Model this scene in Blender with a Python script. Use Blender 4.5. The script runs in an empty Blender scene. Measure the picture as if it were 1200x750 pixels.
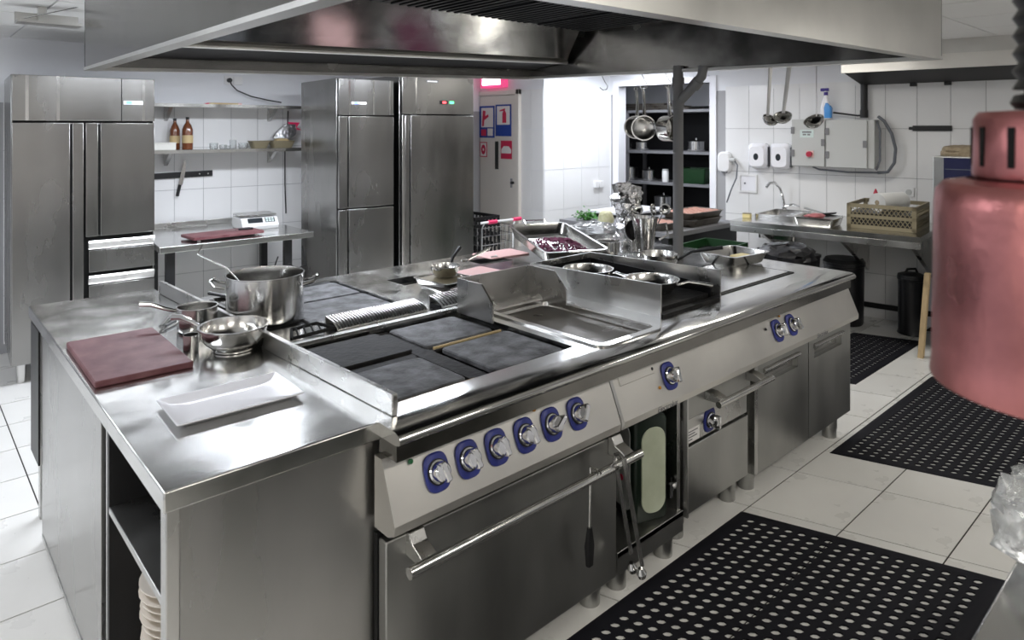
import bpy, bmesh, math, random
from mathutils import Vector, Matrix
random.seed(7)
R = math.radians
scene = bpy.context.scene
COL = scene.collection

# ------------------------------------------------------------------ camera
CAM_H = 1.68
YAW = R(42.27)
cd = bpy.data.cameras.new('camera')
cd.sensor_width = 36.0
cd.lens = 24.0
cd.shift_y = -225.0 / 1200.0
cd.clip_start = 0.05
cd.dof.use_dof = True
cd.dof.focus_distance = 3.0
cd.dof.aperture_fstop = 4.5
cam = bpy.data.objects.new('camera', cd)
cam.location = (0, 0, CAM_H)
cam.rotation_euler = (R(90), 0, -YAW)
COL.objects.link(cam)
scene.camera = cam

# ------------------------------------------------------------------ world, exposure
wd = bpy.data.worlds.new('world')
scene.world = wd
wd.use_nodes = True
wd.node_tree.nodes['Background'].inputs[0].default_value = (0.8, 0.88, 1.0, 1)
wd.node_tree.nodes['Background'].inputs[1].default_value = 0.3
scene.view_settings.view_transform = 'Standard'
scene.view_settings.look = 'None'
scene.view_settings.gamma = 1
scene.view_settings.exposure = 0.0
scene.view_settings.use_curve_mapping = False
LIGHT_W = 26.0

# ------------------------------------------------------------------ helpers
SN, CS = math.sin(YAW), math.cos(YAW)
def at(u, v, z):
    """ground-plan point at height z on the sight line of a photo pixel (1200 x 750)"""
    d = 800 * (CAM_H - z) / (v - 150); r = (u - 600) / 800 * d
    return (r * CS + d * SN, -SN * r + d * CS)
def pix(x, y, z):
    d = x * SN + y * CS; r = x * CS - y * SN
    if d < 0.2: return (-9999, -9999)
    return (600 + 800 * r / d, 150 + 800 * (CAM_H - z) / d)
def seen(x, y, z, m=150):
    u, v = pix(x, y, z)
    return -m < u < 1200 + m and -m < v < 750 + m

MATS = {}
def mat(name, col, rough=0.5, metal=0.0, var=0.0, vscale=6.0, bump=0.0, bscale=60.0, stretch=None,
        rvar=0.0, emit=None, trans=0.0, ior=1.45, coat=0.0, col2=None, rand=0.0, alpha=1.0, spec=0.5):
    m = bpy.data.materials.new(name); m.use_nodes = True
    nt = m.node_tree; b = nt.nodes['Principled BSDF']
    def I(n, v): b.inputs[n].default_value = v
    c = (*col, 1)
    I('Base Color', c); I('Roughness', rough); I('Metallic', metal); I('IOR', ior)
    I('Transmission Weight', trans); I('Coat Weight', coat); I('Alpha', alpha); I('Specular IOR Level', spec)
    if emit: I('Emission Color', (*emit[0], 1)); I('Emission Strength', emit[1])
    tc = nt.nodes.new('ShaderNodeTexCoord'); mp = nt.nodes.new('ShaderNodeMapping')
    nt.links.new(tc.outputs['Object'], mp.inputs[0])
    if stretch: mp.inputs['Scale'].default_value = stretch
    src = None
    if var or rvar or col2:
        n = nt.nodes.new('ShaderNodeTexNoise'); n.inputs['Scale'].default_value = vscale; n.inputs['Detail'].default_value = 6
        nt.links.new(mp.outputs[0], n.inputs[0])
        cr = nt.nodes.new('ShaderNodeValToRGB')
        cr.color_ramp.elements[0].position = 0.3; cr.color_ramp.elements[1].position = 0.7
        if col2: a, z = c, (*col2, 1)
        else: a = tuple(x * (1 - var) for x in col) + (1,); z = tuple(min(1, x * (1 + var)) for x in col) + (1,)
        cr.color_ramp.elements[0].color = a; cr.color_ramp.elements[1].color = z
        nt.links.new(n.outputs['Fac'], cr.inputs[0])
        src = cr.outputs[0]
        if rvar:
            mr = nt.nodes.new('ShaderNodeMapRange')
            mr.inputs['From Min'].default_value = .3; mr.inputs['From Max'].default_value = .7
            mr.inputs['To Min'].default_value = max(.02, rough - rvar); mr.inputs['To Max'].default_value = rough + rvar
            nt.links.new(n.outputs['Fac'], mr.inputs['Value']); nt.links.new(mr.outputs[0], b.inputs['Roughness'])
    if rand:
        oi = nt.nodes.new('ShaderNodeObjectInfo'); hv = nt.nodes.new('ShaderNodeHueSaturation')
        mr = nt.nodes.new('ShaderNodeMapRange'); mr.inputs['To Min'].default_value = 1 - rand; mr.inputs['To Max'].default_value = 1 + rand
        nt.links.new(oi.outputs['Random'], mr.inputs['Value']); nt.links.new(mr.outputs[0], hv.inputs['Value'])
        if src: nt.links.new(src, hv.inputs['Color'])
        else: hv.inputs['Color'].default_value = c
        src = hv.outputs[0]
    if src: nt.links.new(src, b.inputs['Base Color'])
    if bump:
        n2 = nt.nodes.new('ShaderNodeTexNoise'); n2.inputs['Scale'].default_value = bscale; n2.inputs['Detail'].default_value = 3
        nt.links.new(mp.outputs[0], n2.inputs[0])
        bp = nt.nodes.new('ShaderNodeBump'); bp.inputs['Strength'].default_value = bump; bp.inputs['Distance'].default_value = 0.01
        nt.links.new(n2.outputs['Fac'], bp.inputs['Height']); nt.links.new(bp.outputs[0], b.inputs['Normal'])
    MATS[name] = m
    return m

mat('steel', (.56, .555, .54), .30, 1, var=.12, vscale=5, rvar=.07, bump=.02, bscale=30)
mat('steel_door', (.42, .415, .405), .27, 1, var=.12, vscale=3, rvar=.06, stretch=(1, 1, .35), bump=.035, bscale=5)
mat('steel_top', (.60, .60, .585), .19, 1, var=.10, vscale=7, rvar=.07, bump=.10, bscale=6)
mat('steel_fridge', (.32, .315, .305), .26, 1, var=.15, vscale=3, rvar=.06, stretch=(1, 1, .35), bump=.035, bscale=5)
mat('dark_steel', (.20, .195, .185), .15, 1, var=.15, vscale=5, rvar=.06)  # steel darkened in colour for faces that reflect little light
mat('steel_panel', (.72, .70, .66), .38, 1, var=.05, vscale=4, rvar=.05)
mat('steel_front', (.40, .40, .385), .36, 1, var=.18, vscale=4, rvar=.07, stretch=(1, 1, .4), bump=.03, bscale=7)
mat('polished', (.63, .625, .61), .17, 1, var=.06, vscale=8, rvar=.04)
mat('rail_steel', (.58, .575, .56), .11, 1, var=.06, vscale=8, rvar=.03)
mat('chrome', (.75, .75, .76), .08, 1)
mat('galvanised', (.62, .61, .58), .34, 1, var=.08, vscale=4, rvar=.06)
mat('hood_inner', (.40, .39, .37), .22, 1, var=.15, vscale=5, rvar=.07, bump=.03, bscale=5)
mat('plain_black', (.008, .008, .009), .5, 0, spec=.2)  # plain black, also stands in for shade in the hoods and hob box
mat('iron', (.016, .016, .017), .55, 0, col2=(.20, .205, .22), vscale=15, bump=.35, bscale=90)
mat('iron_dark', (.005, .005, .006), .6, 0, col2=(.022, .021, .020), vscale=14, bump=.3, bscale=50, spec=.25)
mat('griddle', (.09, .075, .06), .35, .6, col2=(.20, .185, .165), vscale=7, rvar=.1)
mat('black_glass', (.006, .006, .008), .08, 0)
mat('rubber', (.008, .008, .012), .7, 0, spec=.25)
mat('black_plastic', (.012, .012, .013), .4)
mat('dark_gap', (.004, .004, .004), .9)
mat('blue_bezel', (.03, .04, .22), .4)
mat('blue_panel', (.01, .012, .06), .35)
mat('white_plastic', (.80, .80, .80), .35)
mat('white_gloss', (.86, .86, .90), .18)
mat('tile_floor', (.70, .69, .66), .30, 0, col2=(.75, .74, .71), vscale=4, rand=.03, rvar=.05)
mat('grout_floor', (.035, .028, .025), .9)
mat('tile_wall', (.80, .80, .80), .16, 0, rand=.02)
mat('grout_wall', (.36, .36, .37), .8)
mat('paint', (.78, .79, .82), .6)
mat('paint_cream', (.74, .70, .64), .55)
mat('door_paint', (.76, .72, .66), .5)
mat('ceiling_tile', (.78, .78, .77), .8, bump=.05, bscale=120, rand=.02)
mat('ceiling_grid', (.55, .55, .55), .6)
mat('copper', (.49, .195, .19), .36, 1, var=.35, vscale=8, rvar=.10, bump=.25, bscale=30)
mat('red_board', (.105, .028, .034), .55, 0, col2=(.19, .085, .09), vscale=13)
mat('red_plain', (.42, .02, .05), .4)
mat('pink_grip', (.75, .03, .13), .4)
mat('pink_board', (.82, .52, .50), .4)
mat('grey_pipe', (.20, .20, .205), .5)
mat('grey_box', (.52, .53, .52), .45)
mat('hinge_grey', (.20, .20, .21), .5)
mat('amber', (.16, .05, .02), .12, coat=.5)
mat('label_tan', (.55, .42, .22), .6)
mat('glass', (.95, .97, .97), .04, 0, trans=.9)
mat('plastic_film', (.85, .87, .88), .12, 0, trans=.82, bump=.6, bscale=25)
mat('foil', (.70, .70, .71), .22, 1, bump=.8, bscale=40)
mat('crate_tan', (.24, .205, .13), .6)
mat('crate_green', (.006, .045, .010), .5)
mat('cloth_tan', (.34, .28, .19), .9, col2=(.22, .17, .11), vscale=30)
mat('paper', (.82, .82, .80), .85)
mat('meat', (.36, .14, .10), .4, col2=(.50, .27, .20), vscale=40, bump=.4, bscale=60)
mat('red_meat', (.28, .05, .06), .35, col2=(.55, .22, .22), vscale=22)
mat('onion', (.09, .008, .04), .6, col2=(.26, .06, .13), vscale=60, spec=.2)
mat('butter', (.78, .66, .32), .5)
mat('herb', (.03, .16, .015), .6, col2=(.08, .28, .04), vscale=40)
mat('cabbage', (.50, .50, .28), .55, col2=(.66, .63, .45), vscale=20)
mat('wood', (.45, .33, .18), .6, var=.15, stretch=(8, 8, 1))
mat('cream_plate', (.80, .74, .66), .3)
mat('display', (.02, .025, .03), .2)
mat('sign_blue', (.015, .06, .35), .4)
mat('sign_red', (.62, .02, .08), .4)
mat('sign_white', (.82, .80, .78), .5)
mat('sign_black', (.02, .025, .02), .5)
mat('exit_glow', (1, .85, .9), .4, emit=((1, .80, .86), 5))
mat('exit_red', (.9, .08, .25), .4, emit=((.95, .10, .30), .6))
mat('led_blue', (.1, .2, 1), .4, emit=((.1, .25, 1), 2))
mat('led_red', (1, .1, .1), .4, emit=((1, .08, .1), 2))
mat('led_green', (.1, 1, .3), .4, emit=((.1, 1, .35), 2))
mat('lamp_green', (.01, .12, .04), .2)
mat('lamp_orange', (.55, .25, .04), .2)
mat('lamp_glow', (1, 1, 1), .4, emit=((.95, .97, 1.0), 4))
mat('spray_blue', (.08, .32, .75), .25)
mat('cap_purple', (.05, .03, .25), .4)
mat('jug_green', (.008, .016, .010), .3)
mat('jug_label', (.46, .50, .36), .45, col2=(.60, .64, .50), vscale=9)
mat('jug_print', (.30, .33, .30), .45, col2=(.52, .52, .52), vscale=18)
mat('bin_black', (.012, .012, .014), .28, bump=.4, bscale=14)
mat('cable', (.02, .02, .02), .5)
mat('hose_grey', (.13, .14, .16), .45)
mat('plate_print', (.62, .72, .70), .5)
mat('box_white', (.78, .77, .72), .7)

TF = {}
class MB:
    def __init__(s): s.v = []; s.f = []
    def add(s, vs, fs, M=None):
        o = len(s.v)
        s.v += [tuple(M @ Vector(p)) if M else tuple(p) for p in vs]
        s.f += [tuple(i + o for i in f) for f in fs]
        return s
    def box(s, x0, x1, y0, y1, z0, z1, M=None):
        vs = [(x, y, z) for z in (z0, z1) for y in (y0, y1) for x in (x0, x1)]
        return s.add(vs, [(0, 2, 3, 1), (4, 5, 7, 6), (0, 1, 5, 4), (2, 6, 7, 3), (0, 4, 6, 2), (1, 3, 7, 5)], M)
    def tube(s, pts, r, n=8, M=None, caps=True):
        pts = [Vector(p) for p in pts]; rs = r if isinstance(r, (list, tuple)) else [r] * len(pts)
        vs, fs = [], []; up = None
        for i, p in enumerate(pts):
            d = (pts[min(i + 1, len(pts) - 1)] - pts[max(i - 1, 0)]).normalized()
            if up is None:
                up = Vector((0, 0, 1)) if abs(d.z) < .9 else Vector((1, 0, 0))
            a = d.cross(up)
            if a.length < 1e-6: a = d.cross(Vector((0, 1, .1)))
            a.normalize(); b = a.cross(d).normalized(); up = b
            for k in range(n):
                t = 2 * math.pi * k / n
                vs.append(p + rs[i] * (math.cos(t) * a + math.sin(t) * b))
        for i in range(len(pts) - 1):
            for k in range(n):
                fs.append((i * n + k, i * n + (k + 1) % n, (i + 1) * n + (k + 1) % n, (i + 1) * n + k))
        if caps:
            fs.append(tuple(range(n))[::-1]); fs.append(tuple((len(pts) - 1) * n + k for k in range(n)))
        return s.add(vs, fs, M)
    def cyl(s, p0, p1, r, r1=None, n=20, M=None): return s.tube([p0, p1], [r, r if r1 is None else r1], n, M)
    def lathe(s, prof, n=32, c=(0, 0, 0), M=None):
        vs, fs = [], []
        for (r, z) in prof:
            for k in range(n):
                t = 2 * math.pi * k / n
                vs.append((c[0] + max(r, 1e-4) * math.cos(t), c[1] + max(r, 1e-4) * math.sin(t), c[2] + z))
        m = len(prof)
        for i in range(m - 1):
            for k in range(n):
                fs.append((i * n + k, i * n + (k + 1) % n, (i + 1) * n + (k + 1) % n, (i + 1) * n + k))
        fs.append(tuple(range(n))[::-1]); fs.append(tuple((m - 1) * n + k for k in range(n)))
        return s.add(vs, fs, M)
    def loft(s, rings, M=None, caps=True):
        n = len(rings[0]); vs = [p for r in rings for p in r]; fs = []
        for i in range(len(rings) - 1):
            for k in range(n):
                fs.append((i * n + k, i * n + (k + 1) % n, (i + 1) * n + (k + 1) % n, (i + 1) * n + k))
        if caps:
            fs.append(tuple(range(n))[::-1]); fs.append(tuple((len(rings) - 1) * n + k for k in range(n)))
        return s.add(vs, fs, M)
    def prism(s, poly, ax, a0, a1, M=None):
        n = len(poly)
        def pt(p, a): return {'x': (a, p[0], p[1]), 'y': (p[0], a, p[1]), 'z': (p[0], p[1], a)}[ax]
        vs = [pt(p, a0) for p in poly] + [pt(p, a1) for p in poly]
        fs = [tuple(range(n)), tuple(range(2 * n - 1, n - 1, -1))] + [(i, (i + 1) % n, n + (i + 1) % n, n + i) for i in range(n)]
        return s.add(vs, fs, M)
    def slab(s, xs, ys, z0, z1, hole):
        """flat plate of grid cells; hole(i, j) cells stay open"""
        nx, ny = len(xs) - 1, len(ys) - 1
        ok = lambda i, j: 0 <= i < nx and 0 <= j < ny and not hole((xs[i] + xs[i + 1]) / 2, (ys[j] + ys[j + 1]) / 2)
        for i in range(nx):
            for j in range(ny):
                if not ok(i, j): continue
                a, b, c, d = xs[i], xs[i + 1], ys[j], ys[j + 1]
                s.add([(a, c, z1), (b, c, z1), (b, d, z1), (a, d, z1)], [(0, 1, 2, 3)])
                s.add([(a, c, z0), (b, c, z0), (b, d, z0), (a, d, z0)], [(3, 2, 1, 0)])
                for (p, q, di, dj) in (((a, c), (b, c), 0, -1), ((b, c), (b, d), 1, 0), ((b, d), (a, d), 0, 1), ((a, d), (a, c), -1, 0)):
                    if not ok(i + di, j + dj):
                        s.add([(*p, z0), (*q, z0), (*q, z1), (*p, z1)], [(0, 1, 2, 3)])
        return s
    def mesh(s, name, sharp=35, M=None):
        me = bpy.data.meshes.new(name)
        me.from_pydata([tuple(M @ Vector(p)) for p in s.v] if M else s.v, [], s.f)
        b = bmesh.new(); b.from_mesh(me)
        bmesh.ops.remove_doubles(b, verts=b.verts, dist=1e-5)
        bmesh.ops.recalc_face_normals(b, faces=b.faces)
        b.to_mesh(me); b.free()
        for p in me.polygons: p.use_smooth = True
        me.set_sharp_from_angle(angle=R(sharp))
        return me
    def build(s, name, material, parent=None, world=False, bevel=0, label=None, sharp=35, kind=None):
        M = None
        if world and parent is not None:
            loc, rz = TF[parent.name]
            M = (Matrix.Translation(loc) @ Matrix.Rotation(rz, 4, 'Z')).inverted()
        me = s.mesh(name, sharp, M)
        me.materials.append(MATS[material])
        o = bpy.data.objects.new(name, me); COL.objects.link(o)
        if parent is not None: o.parent = parent
        if bevel:
            bv = o.modifiers.new('bevel', 'BEVEL'); bv.width = bevel; bv.segments = 2; bv.limit_method = 'ANGLE'; bv.angle_limit = R(40)
        if label: o['label'] = label
        if kind: o['kind'] = kind
        TF[o.name] = ((0, 0, 0), 0)
        if parent is not None and world: TF[o.name] = TF[parent.name]
        return o

def ring(hx, hy, r, z, cx=0, cy=0, n=4):
    r = min(r, hx - 1e-4, hy - 1e-4); pts = []
    for (sx, sy, a0) in ((1, 1, 0), (-1, 1, 90), (-1, -1, 180), (1, -1, 270)):
        for k in range(n + 1):
            t = R(a0 + 90 * k / n)
            pts.append((cx + sx * (hx - r) + r * math.cos(t), cy + sy * (hy - r) + r * math.sin(t), z))
    return pts
def rbox(hx, hy, r, z0, z1, e=0.004, cx=0, cy=0):
    return [ring(hx - e, hy - e, r, z0, cx, cy), ring(hx, hy, r, z0 + e, cx, cy), ring(hx, hy, r, z1 - e, cx, cy), ring(hx - e, hy - e, r, z1, cx, cy)]
def tray_rings(hx, hy, h, t=.003, taper=.012, rim=.012, r=.03, z=0):
    return [ring(hx - taper - .004, hy - taper - .004, r, z), ring(hx - taper, hy - taper, r, z + .006), ring(hx, hy, r, z + h - .004),
            ring(hx + rim, hy + rim, r + rim, z + h - .003), ring(hx + rim, hy + rim, r + rim, z + h), ring(hx - t, hy - t, r, z + h),
            ring(hx - taper - t, hy - taper - t, r, z + .010), ring(hx - taper - t - .006, hy - taper - t - .006, r, z + .005)]
def tag(o, label, cat, group=None, kind=None):
    o['label'] = label
    if cat: o['category'] = cat
    if group: o['group'] = group
    if kind: o['kind'] = kind
    return o
def thing(name, label, cat, loc=(0, 0, 0), rz=0, group=None, kind=None):
    o = bpy.data.objects.new(name, None); COL.objects.link(o)
    o.empty_display_size = .05
    o.location = loc; o.rotation_euler = (0, 0, rz)
    TF[o.name] = (Vector(loc), rz)
    return tag(o, label, cat, group, kind)
def place(o, loc, rz=0, rx=0, ry=0):
    o.location = loc; o.rotation_euler = (rx, ry, rz)
    TF[o.name] = (Vector(loc), rz)
    return o
def copy_tree(o, loc=None, rz=None, label=None):
    def cp(x, par):
        c = x.copy(); COL.objects.link(c); c.parent = par
        TF[c.name] = TF.get(x.name, ((0, 0, 0), 0))
        for ch in x.children: cp(ch, c)
        return c
    c = cp(o, None)
    if loc is not None: c.location = loc
    if rz is not None: c.rotation_euler = (0, 0, rz)
    if label: c['label'] = label
    return c
def text(body, size, material, name, parent, M, extrude=.0006):
    cu = bpy.data.curves.new(name, 'FONT'); cu.body = body; cu.size = size; cu.extrude = extrude
    cu.align_x = 'CENTER'; cu.align_y = 'CENTER'
    t = bpy.data.objects.new('tmp', cu); COL.objects.link(t)
    dg = bpy.context.evaluated_depsgraph_get()
    me = bpy.data.meshes.new_from_object(t.evaluated_get(dg))
    bpy.data.objects.remove(t); me.transform(M); me.name = name
    me.materials.clear(); me.materials.append(MATS[material])
    o = bpy.data.objects.new(name, me); COL.objects.link(o); o.parent = parent
    return o
def tmat(x, y, z, rx=0, ry=0, rz=0):
    return Matrix.Translation((x, y, z)) @ Matrix.Rotation(rz, 4, 'Z') @ Matrix.Rotation(ry, 4, 'Y') @ Matrix.Rotation(rx, 4, 'X')
def arc(c, r, a0, a1, n, plane='xz'):
    out = []
    for k in range(n + 1):
        t = R(a0 + (a1 - a0) * k / n); a, b = r * math.cos(t), r * math.sin(t)
        out.append({'xz': (c[0] + a, c[1], c[2] + b), 'yz': (c[0], c[1] + a, c[2] + b), 'xy': (c[0] + a, c[1] + b, c[2])}[plane])
    return out

# ------------------------------------------------------------------ room shell
CEIL = 2.36
BO, BA = (0.6, 6.3), R(-3)          # back wall: origin and heading (local -y looks into the room)
RO, RA = (6.45, 2.25), R(97)        # right wall: local +y looks into the room
def fr(o, a, s, n, z=0.0):
    return (o[0] + s * math.cos(a) - n * math.sin(a), o[1] + s * math.sin(a) + n * math.cos(a), z)
def bk(s, off, z=0.0): return fr(BO, BA, s, -off, z)
def rt(s, off, z=0.0): return fr(RO, RA, s, off, z)

floor = tag(MB().box(-2.6, 8.8, -2.4, 6.8, -.08, 0).build('floor', 'grout_floor'), 'white square floor tiles with dark joints throughout the kitchen', None, kind='structure')
TX, TYL, TYR, SH = .453, .377, .352, -.34
gp = .006
mL = MB().box(gp / 2, TX - gp / 2, gp / 2, TYL - gp / 2, -.002, .003).mesh('tile'); mL.materials.append(MATS['tile_floor'])
def skew(b): b.v = [(x + SH * y, y, z) for (x, y, z) in b.v]; return b
mR = skew(MB().box(gp / 2, TX - gp / 2, gp / 2, TYR - gp / 2, -.002, .003)).mesh('tile'); mR.materials.append(MATS['tile_floor'])
def put(me, name, parent, loc, rz=0):
    o = bpy.data.objects.new(name, me); COL.objects.link(o); o.parent = parent; o.location = loc; o.rotation_euler = (0, 0, rz); return o
rest = MB()
def lay(me, x, y, d, z, sk):
    if seen(x + .2, y + .2, 0, 60): put(me, 'tile', floor, (x, y, z)); return
    q_ = [(gp / 2, gp / 2), (TX - gp / 2, gp / 2), (TX - gp / 2, d - gp / 2), (gp / 2, d - gp / 2)]
    rest.add([(x + a + sk * b, y + b, .003 + z) for (a, b) in q_], [(0, 1, 2, 3)])
for i in range(-6, 13):
    for j in range(-5, 8):
        x, y = .485 + TX * i, 3.636 + TYL * j
        if y < 1.6 or y > 6.4 or (x > .7 and x < 3.3 and y < 3.2) or x > 6.1: continue
        if x > 3.3 and y < 2.3: continue
        lay(mL, x, y, TYL, 0, 0)
for i in range(-15, 12):
    for j in range(-9, 4):
        y = 1.18 + TYR * j; x = 3.388 + TX * i + SH * (y - 1.18)
        if y > 2.4 or (y > 1.8 and x < 3.3) or x > 6.4 or x < -2.4 or y < -2.2 or (y > 1.5 and x < .9): continue
        lay(mR, x, y, TYR, .0004 if y > 1.5 else 0, SH)
rest.build('tile_field', 'tile_floor', floor, kind='stuff')

def wall_tiles(parent, org, ang, s0, w, n, z0, h, m, side, skip=lambda s, z: False, g=.004):
    """side = +1: room on local +y"""
    me = MB().box(g / 2, w - g / 2, min(0, side * .006), max(0, side * .006), g / 2, h - g / 2).mesh('tile'); me.materials.append(MATS['tile_wall'])
    for i in range(n):
        for j in range(m):
            s, z = s0 + i * w, z0 + j * h
            if skip(s + w / 2, z + h / 2): continue
            p = fr(org, ang, s + w / 2, 0)
            if seen(p[0], p[1], z + h / 2, 160): put(me, 'tile', parent, (s, 0, z))
wb = place(tag(MB().box(-3.2, 4.7, 0, .15, 0, CEIL).build('wall_back', 'paint'), 'pale painted back wall with white tiles behind the refrigerators', None, kind='structure'), (*BO, 0), BA)
# grout bed, then single tiles
MB().box(-3.2, 4.6, -.002, 0, 0, 1.87).build('grout_bed', 'grout_wall', wb)
wall_tiles(wb, BO, BA, 1.183 - .234 * 5, .234, 13, .07 + .002, .36, 5, -1, lambda s, z: False)

OP0, OP1, OPZ = 1.60, 2.70, 2.15
w = MB().slab([-4.6, OP0, OP1, 2.86], [0, OPZ, CEIL], 0, .14, lambda s, z: OP0 < s < OP1 and z < OPZ)
w.v = [(x, -z, y) for (x, y, z) in w.v]
wr = place(tag(w.build('wall_right', 'paint'), 'white tiled end wall with sink counter and service doorway', None, kind='structure'), (*RO, 0), RA)
g = MB().slab([-4.6, OP0 - .07, OP1 + .07, 2.8], [0, 2.06], 0, .002, lambda s, z: OP0 - .08 < s < OP1 + .08)
g.v = [(x, .002 - z, y) for (x, y, z) in g.v]
g.build('grout_bed', 'grout_wall', wr)
wall_tiles(wr, RO, RA, .463 - .243 * 14, .243, 18, -.034, .427, 5, 1, lambda s, z: s > OP0 - .16 or s < -3.2 or z < 0)
mb = MB().box(OP0 - .07, OP0, -.15, .015, 0, OPZ + .07).box(OP1, OP1 + .07, -.15, .015, 0, OPZ + .07).box(OP0, OP1, -.15, .015, OPZ, OPZ + .07)
t1 = place(tag(mb.build('trim_1', 'white_gloss', bevel=.004), 'white frame lining the service doorway', None, kind='structure'), (*RO, 0), RA)

bb = place(tag(MB().box(-1.2, .75, .007, .02, .09, .135).build('baseboard_right', 'black_plastic'), 'dark strip along the foot of the end wall', None, kind='structure'), (*RO, 0), RA)
wa = tag(MB().box(5.04, 6.4, 5.05, 6.5, 0, CEIL).build('wall_alcove', 'paint'), 'white tiled wall block projecting beside the cream door', None, kind='structure')
me = MB().box(.002, .288, -.006, 0, .002, .425).mesh('tile'); me.materials.append(MATS['tile_wall'])
for i in range(4):
    for j in range(5): put(me, 'tile', wa, (5.042 + .29 * i, 5.05, .385 - .427 + .427 * j + .0))
me = MB().box(-.006, 0, .002, .186, .002, .425).mesh('tile'); me.materials.append(MATS['tile_wall'])
for i in range(2):
    for j in range(5): put(me, 'tile', wa, (5.04, 5.052 + .188 * i, -.042 + .427 * j))

tag(MB().box(-2.6, -2.45, -2.4, 6.8, 0, CEIL).build('wall_left', 'paint'), 'plain pale wall closing the room beside the refrigerators', None, kind='structure')
tag(MB().box(-2.6, 7.2, -2.4, -2.25, 0, CEIL).build('wall_front', 'paint'), 'plain pale wall behind the serving counter', None, kind='structure')
# store room behind the doorway
st = MB().box(.6, 4.3, -2.0, -1.9, 0, CEIL).box(.5, .6, -2.0, -.14, 0, CEIL).box(4.3, 4.4, -2.0, -.14, 0, CEIL).box(2.86, 4.3, -.24, -.14, 0, CEIL)
place(tag(st.build('wall_storage', 'paint'), 'pale walls of the store room beyond the doorway', None, kind='structure'), (*RO, 0), RA)

ceil = tag(MB().box(-2.6, 9.2, -2.4, 6.8, CEIL, CEIL + .06).build('ceiling', 'ceiling_grid'), 'suspended ceiling of white square panels', None, kind='structure')
me = MB().box(.006, .594, .006, .594, -.006, 0).mesh('ceiling_panel'); me.materials.append(MATS['ceiling_tile'])
for i in range(-4, 12):
    for j in range(-3, 11):
        x, y = .05 + .6 * i, .1 + .6 * j
        if .5 < x < 3.1 and 1.0 < y < 3.4: continue
        if x > 6.5 or y > 6.1: continue
        if seen(x + .3, y + .3, CEIL, 260): put(me, 'ceiling_panel', ceil, (x, y, CEIL))

def ceiling_light(x, y, rz, label, w=LIGHT_W, col=(.95, .97, 1.0)):
    t = thing('ceiling_light', label, 'light', (x, y, CEIL - .006), rz, 'ceiling lights')
    MB().slab([-.62, -.58, .58, .62], [-.16, -.12, .12, .16], -.03, -.001, lambda a, b: abs(a) < .58 and abs(b) < .12).build('housing', 'white_plastic', t)
    MB().box(-.58, .58, -.12, .12, -.016, -.008).build('diffuser', 'lamp_glow', t)
    ld = bpy.data.lights.new('tube_light', 'AREA'); ld.shape = 'RECTANGLE'; ld.size = 1.14; ld.size_y = .23; ld.energy = w; ld.color = col
    l = bpy.data.objects.new('tube_light', ld); COL.objects.link(l); l.parent = t; l.location = (0, 0, -.019)
    return t
COOL, WARM = (.86, .91, 1.0), (1.0, .95, .86)
ceiling_light(-.6, 2.6, R(90), 'ceiling light over the aisle beside the prep table', LIGHT_W * .7, COOL)
ceiling_light(-1.0, 4.7, R(90), 'ceiling light near the two-door refrigerator', LIGHT_W, COOL)
ceiling_light(2.80, 4.25, 0, 'ceiling light facing the wall shelves', LIGHT_W * 1.6, COOL)
ceiling_light(1.5, 4.45, 0, 'added ceiling light between the hood and the wall table', LIGHT_W * 1.6, COOL)  # unseen lamp added to brighten the back wall
xs_ = fr(RO, RA, 2.35, -.45)
ceiling_light(xs_[0], xs_[1], RA, 'added ceiling light inside the store room', LIGHT_W * .25, COOL)  # weak unseen lamp added to lift the store's upper wall
ceiling_light(5.35, 4.42, 0, 'ceiling light beside the projecting tiled wall block', LIGHT_W * 1.15, COOL)
ceiling_light(4.9, 2.5, R(90), 'ceiling light over the aisle by the sink counter', LIGHT_W * .5, WARM)
ceiling_light(5.2, -.7, 0, 'ceiling light over the far rubber floor mats', LIGHT_W * .65, WARM)
ceiling_light(2.4, -.5, 0, 'ceiling light over the range control panels', LIGHT_W * .8, WARM)
ceiling_light(.3, -1.2, 0, 'ceiling light behind the copper heat lamp', LIGHT_W, WARM)
ceiling_light(-1.5, .7, R(90), 'ceiling light along the blank wall', LIGHT_W, WARM)

# ------------------------------------------------------------------ door and signs (plane x = 5.04)
dr = thing('door_1', 'cream painted door with safety signs', None, (5.035, 5.77, 0), 0, kind='structure')
def dp(y0, y1, z0, z1, x0, x1, name, m, par=dr, bevel=0):
    return MB().box(x0, x1, y0, y1, z0, z1).build(name, m, par, world=True, bevel=bevel)
dp(5.445, 6.06, 0.02, 2.04, 5.01, 5.037, 'leaf', 'door_paint', bevel=.002)
dp(5.39, 5.44, 0, 2.10, 4.995, 5.037, 'jamb', 'door_paint', bevel=.004)
dp(5.39, 6.06, 2.045, 2.10, 4.995, 5.037, 'lintel', 'door_paint', bevel=.004)
lk = dp(5.50, 5.53, 1.03, 1.13, 5.0, 5.012, 'latch', 'chrome')
MB().cyl((5.012, 5.49, 1.085), (4.975, 5.49, 1.085), .014).build('knob', 'black_plastic', dr, world=True)
XS = 5.008
def sign(name, label, y0, y1, z0, z1, base, extra, grp=None):
    t = thing(name, label, 'sign', (XS, (y0 + y1) / 2, z0), 0, grp)
    MB().box(XS - .004, XS, y0, y1, z0, z1).build('panel', base, t, world=True)
    for k, (nm, m, mb) in enumerate(extra):
        mb.v = [(XS - .0045 - .0006 * (k + 1) if x <= 0 else XS - .004, y0 + (1 - a) * (y1 - y0), z0 + b * (z1 - z0)) for (x, a, b) in mb.v]
        mb.build(nm, m, t, world=True)
def q(a0, a1, b0, b1): return MB().box(0, 1, a0, a1, b0, b1)
def poly(pts): return MB().prism(pts, 'x', 0, 1)
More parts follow.
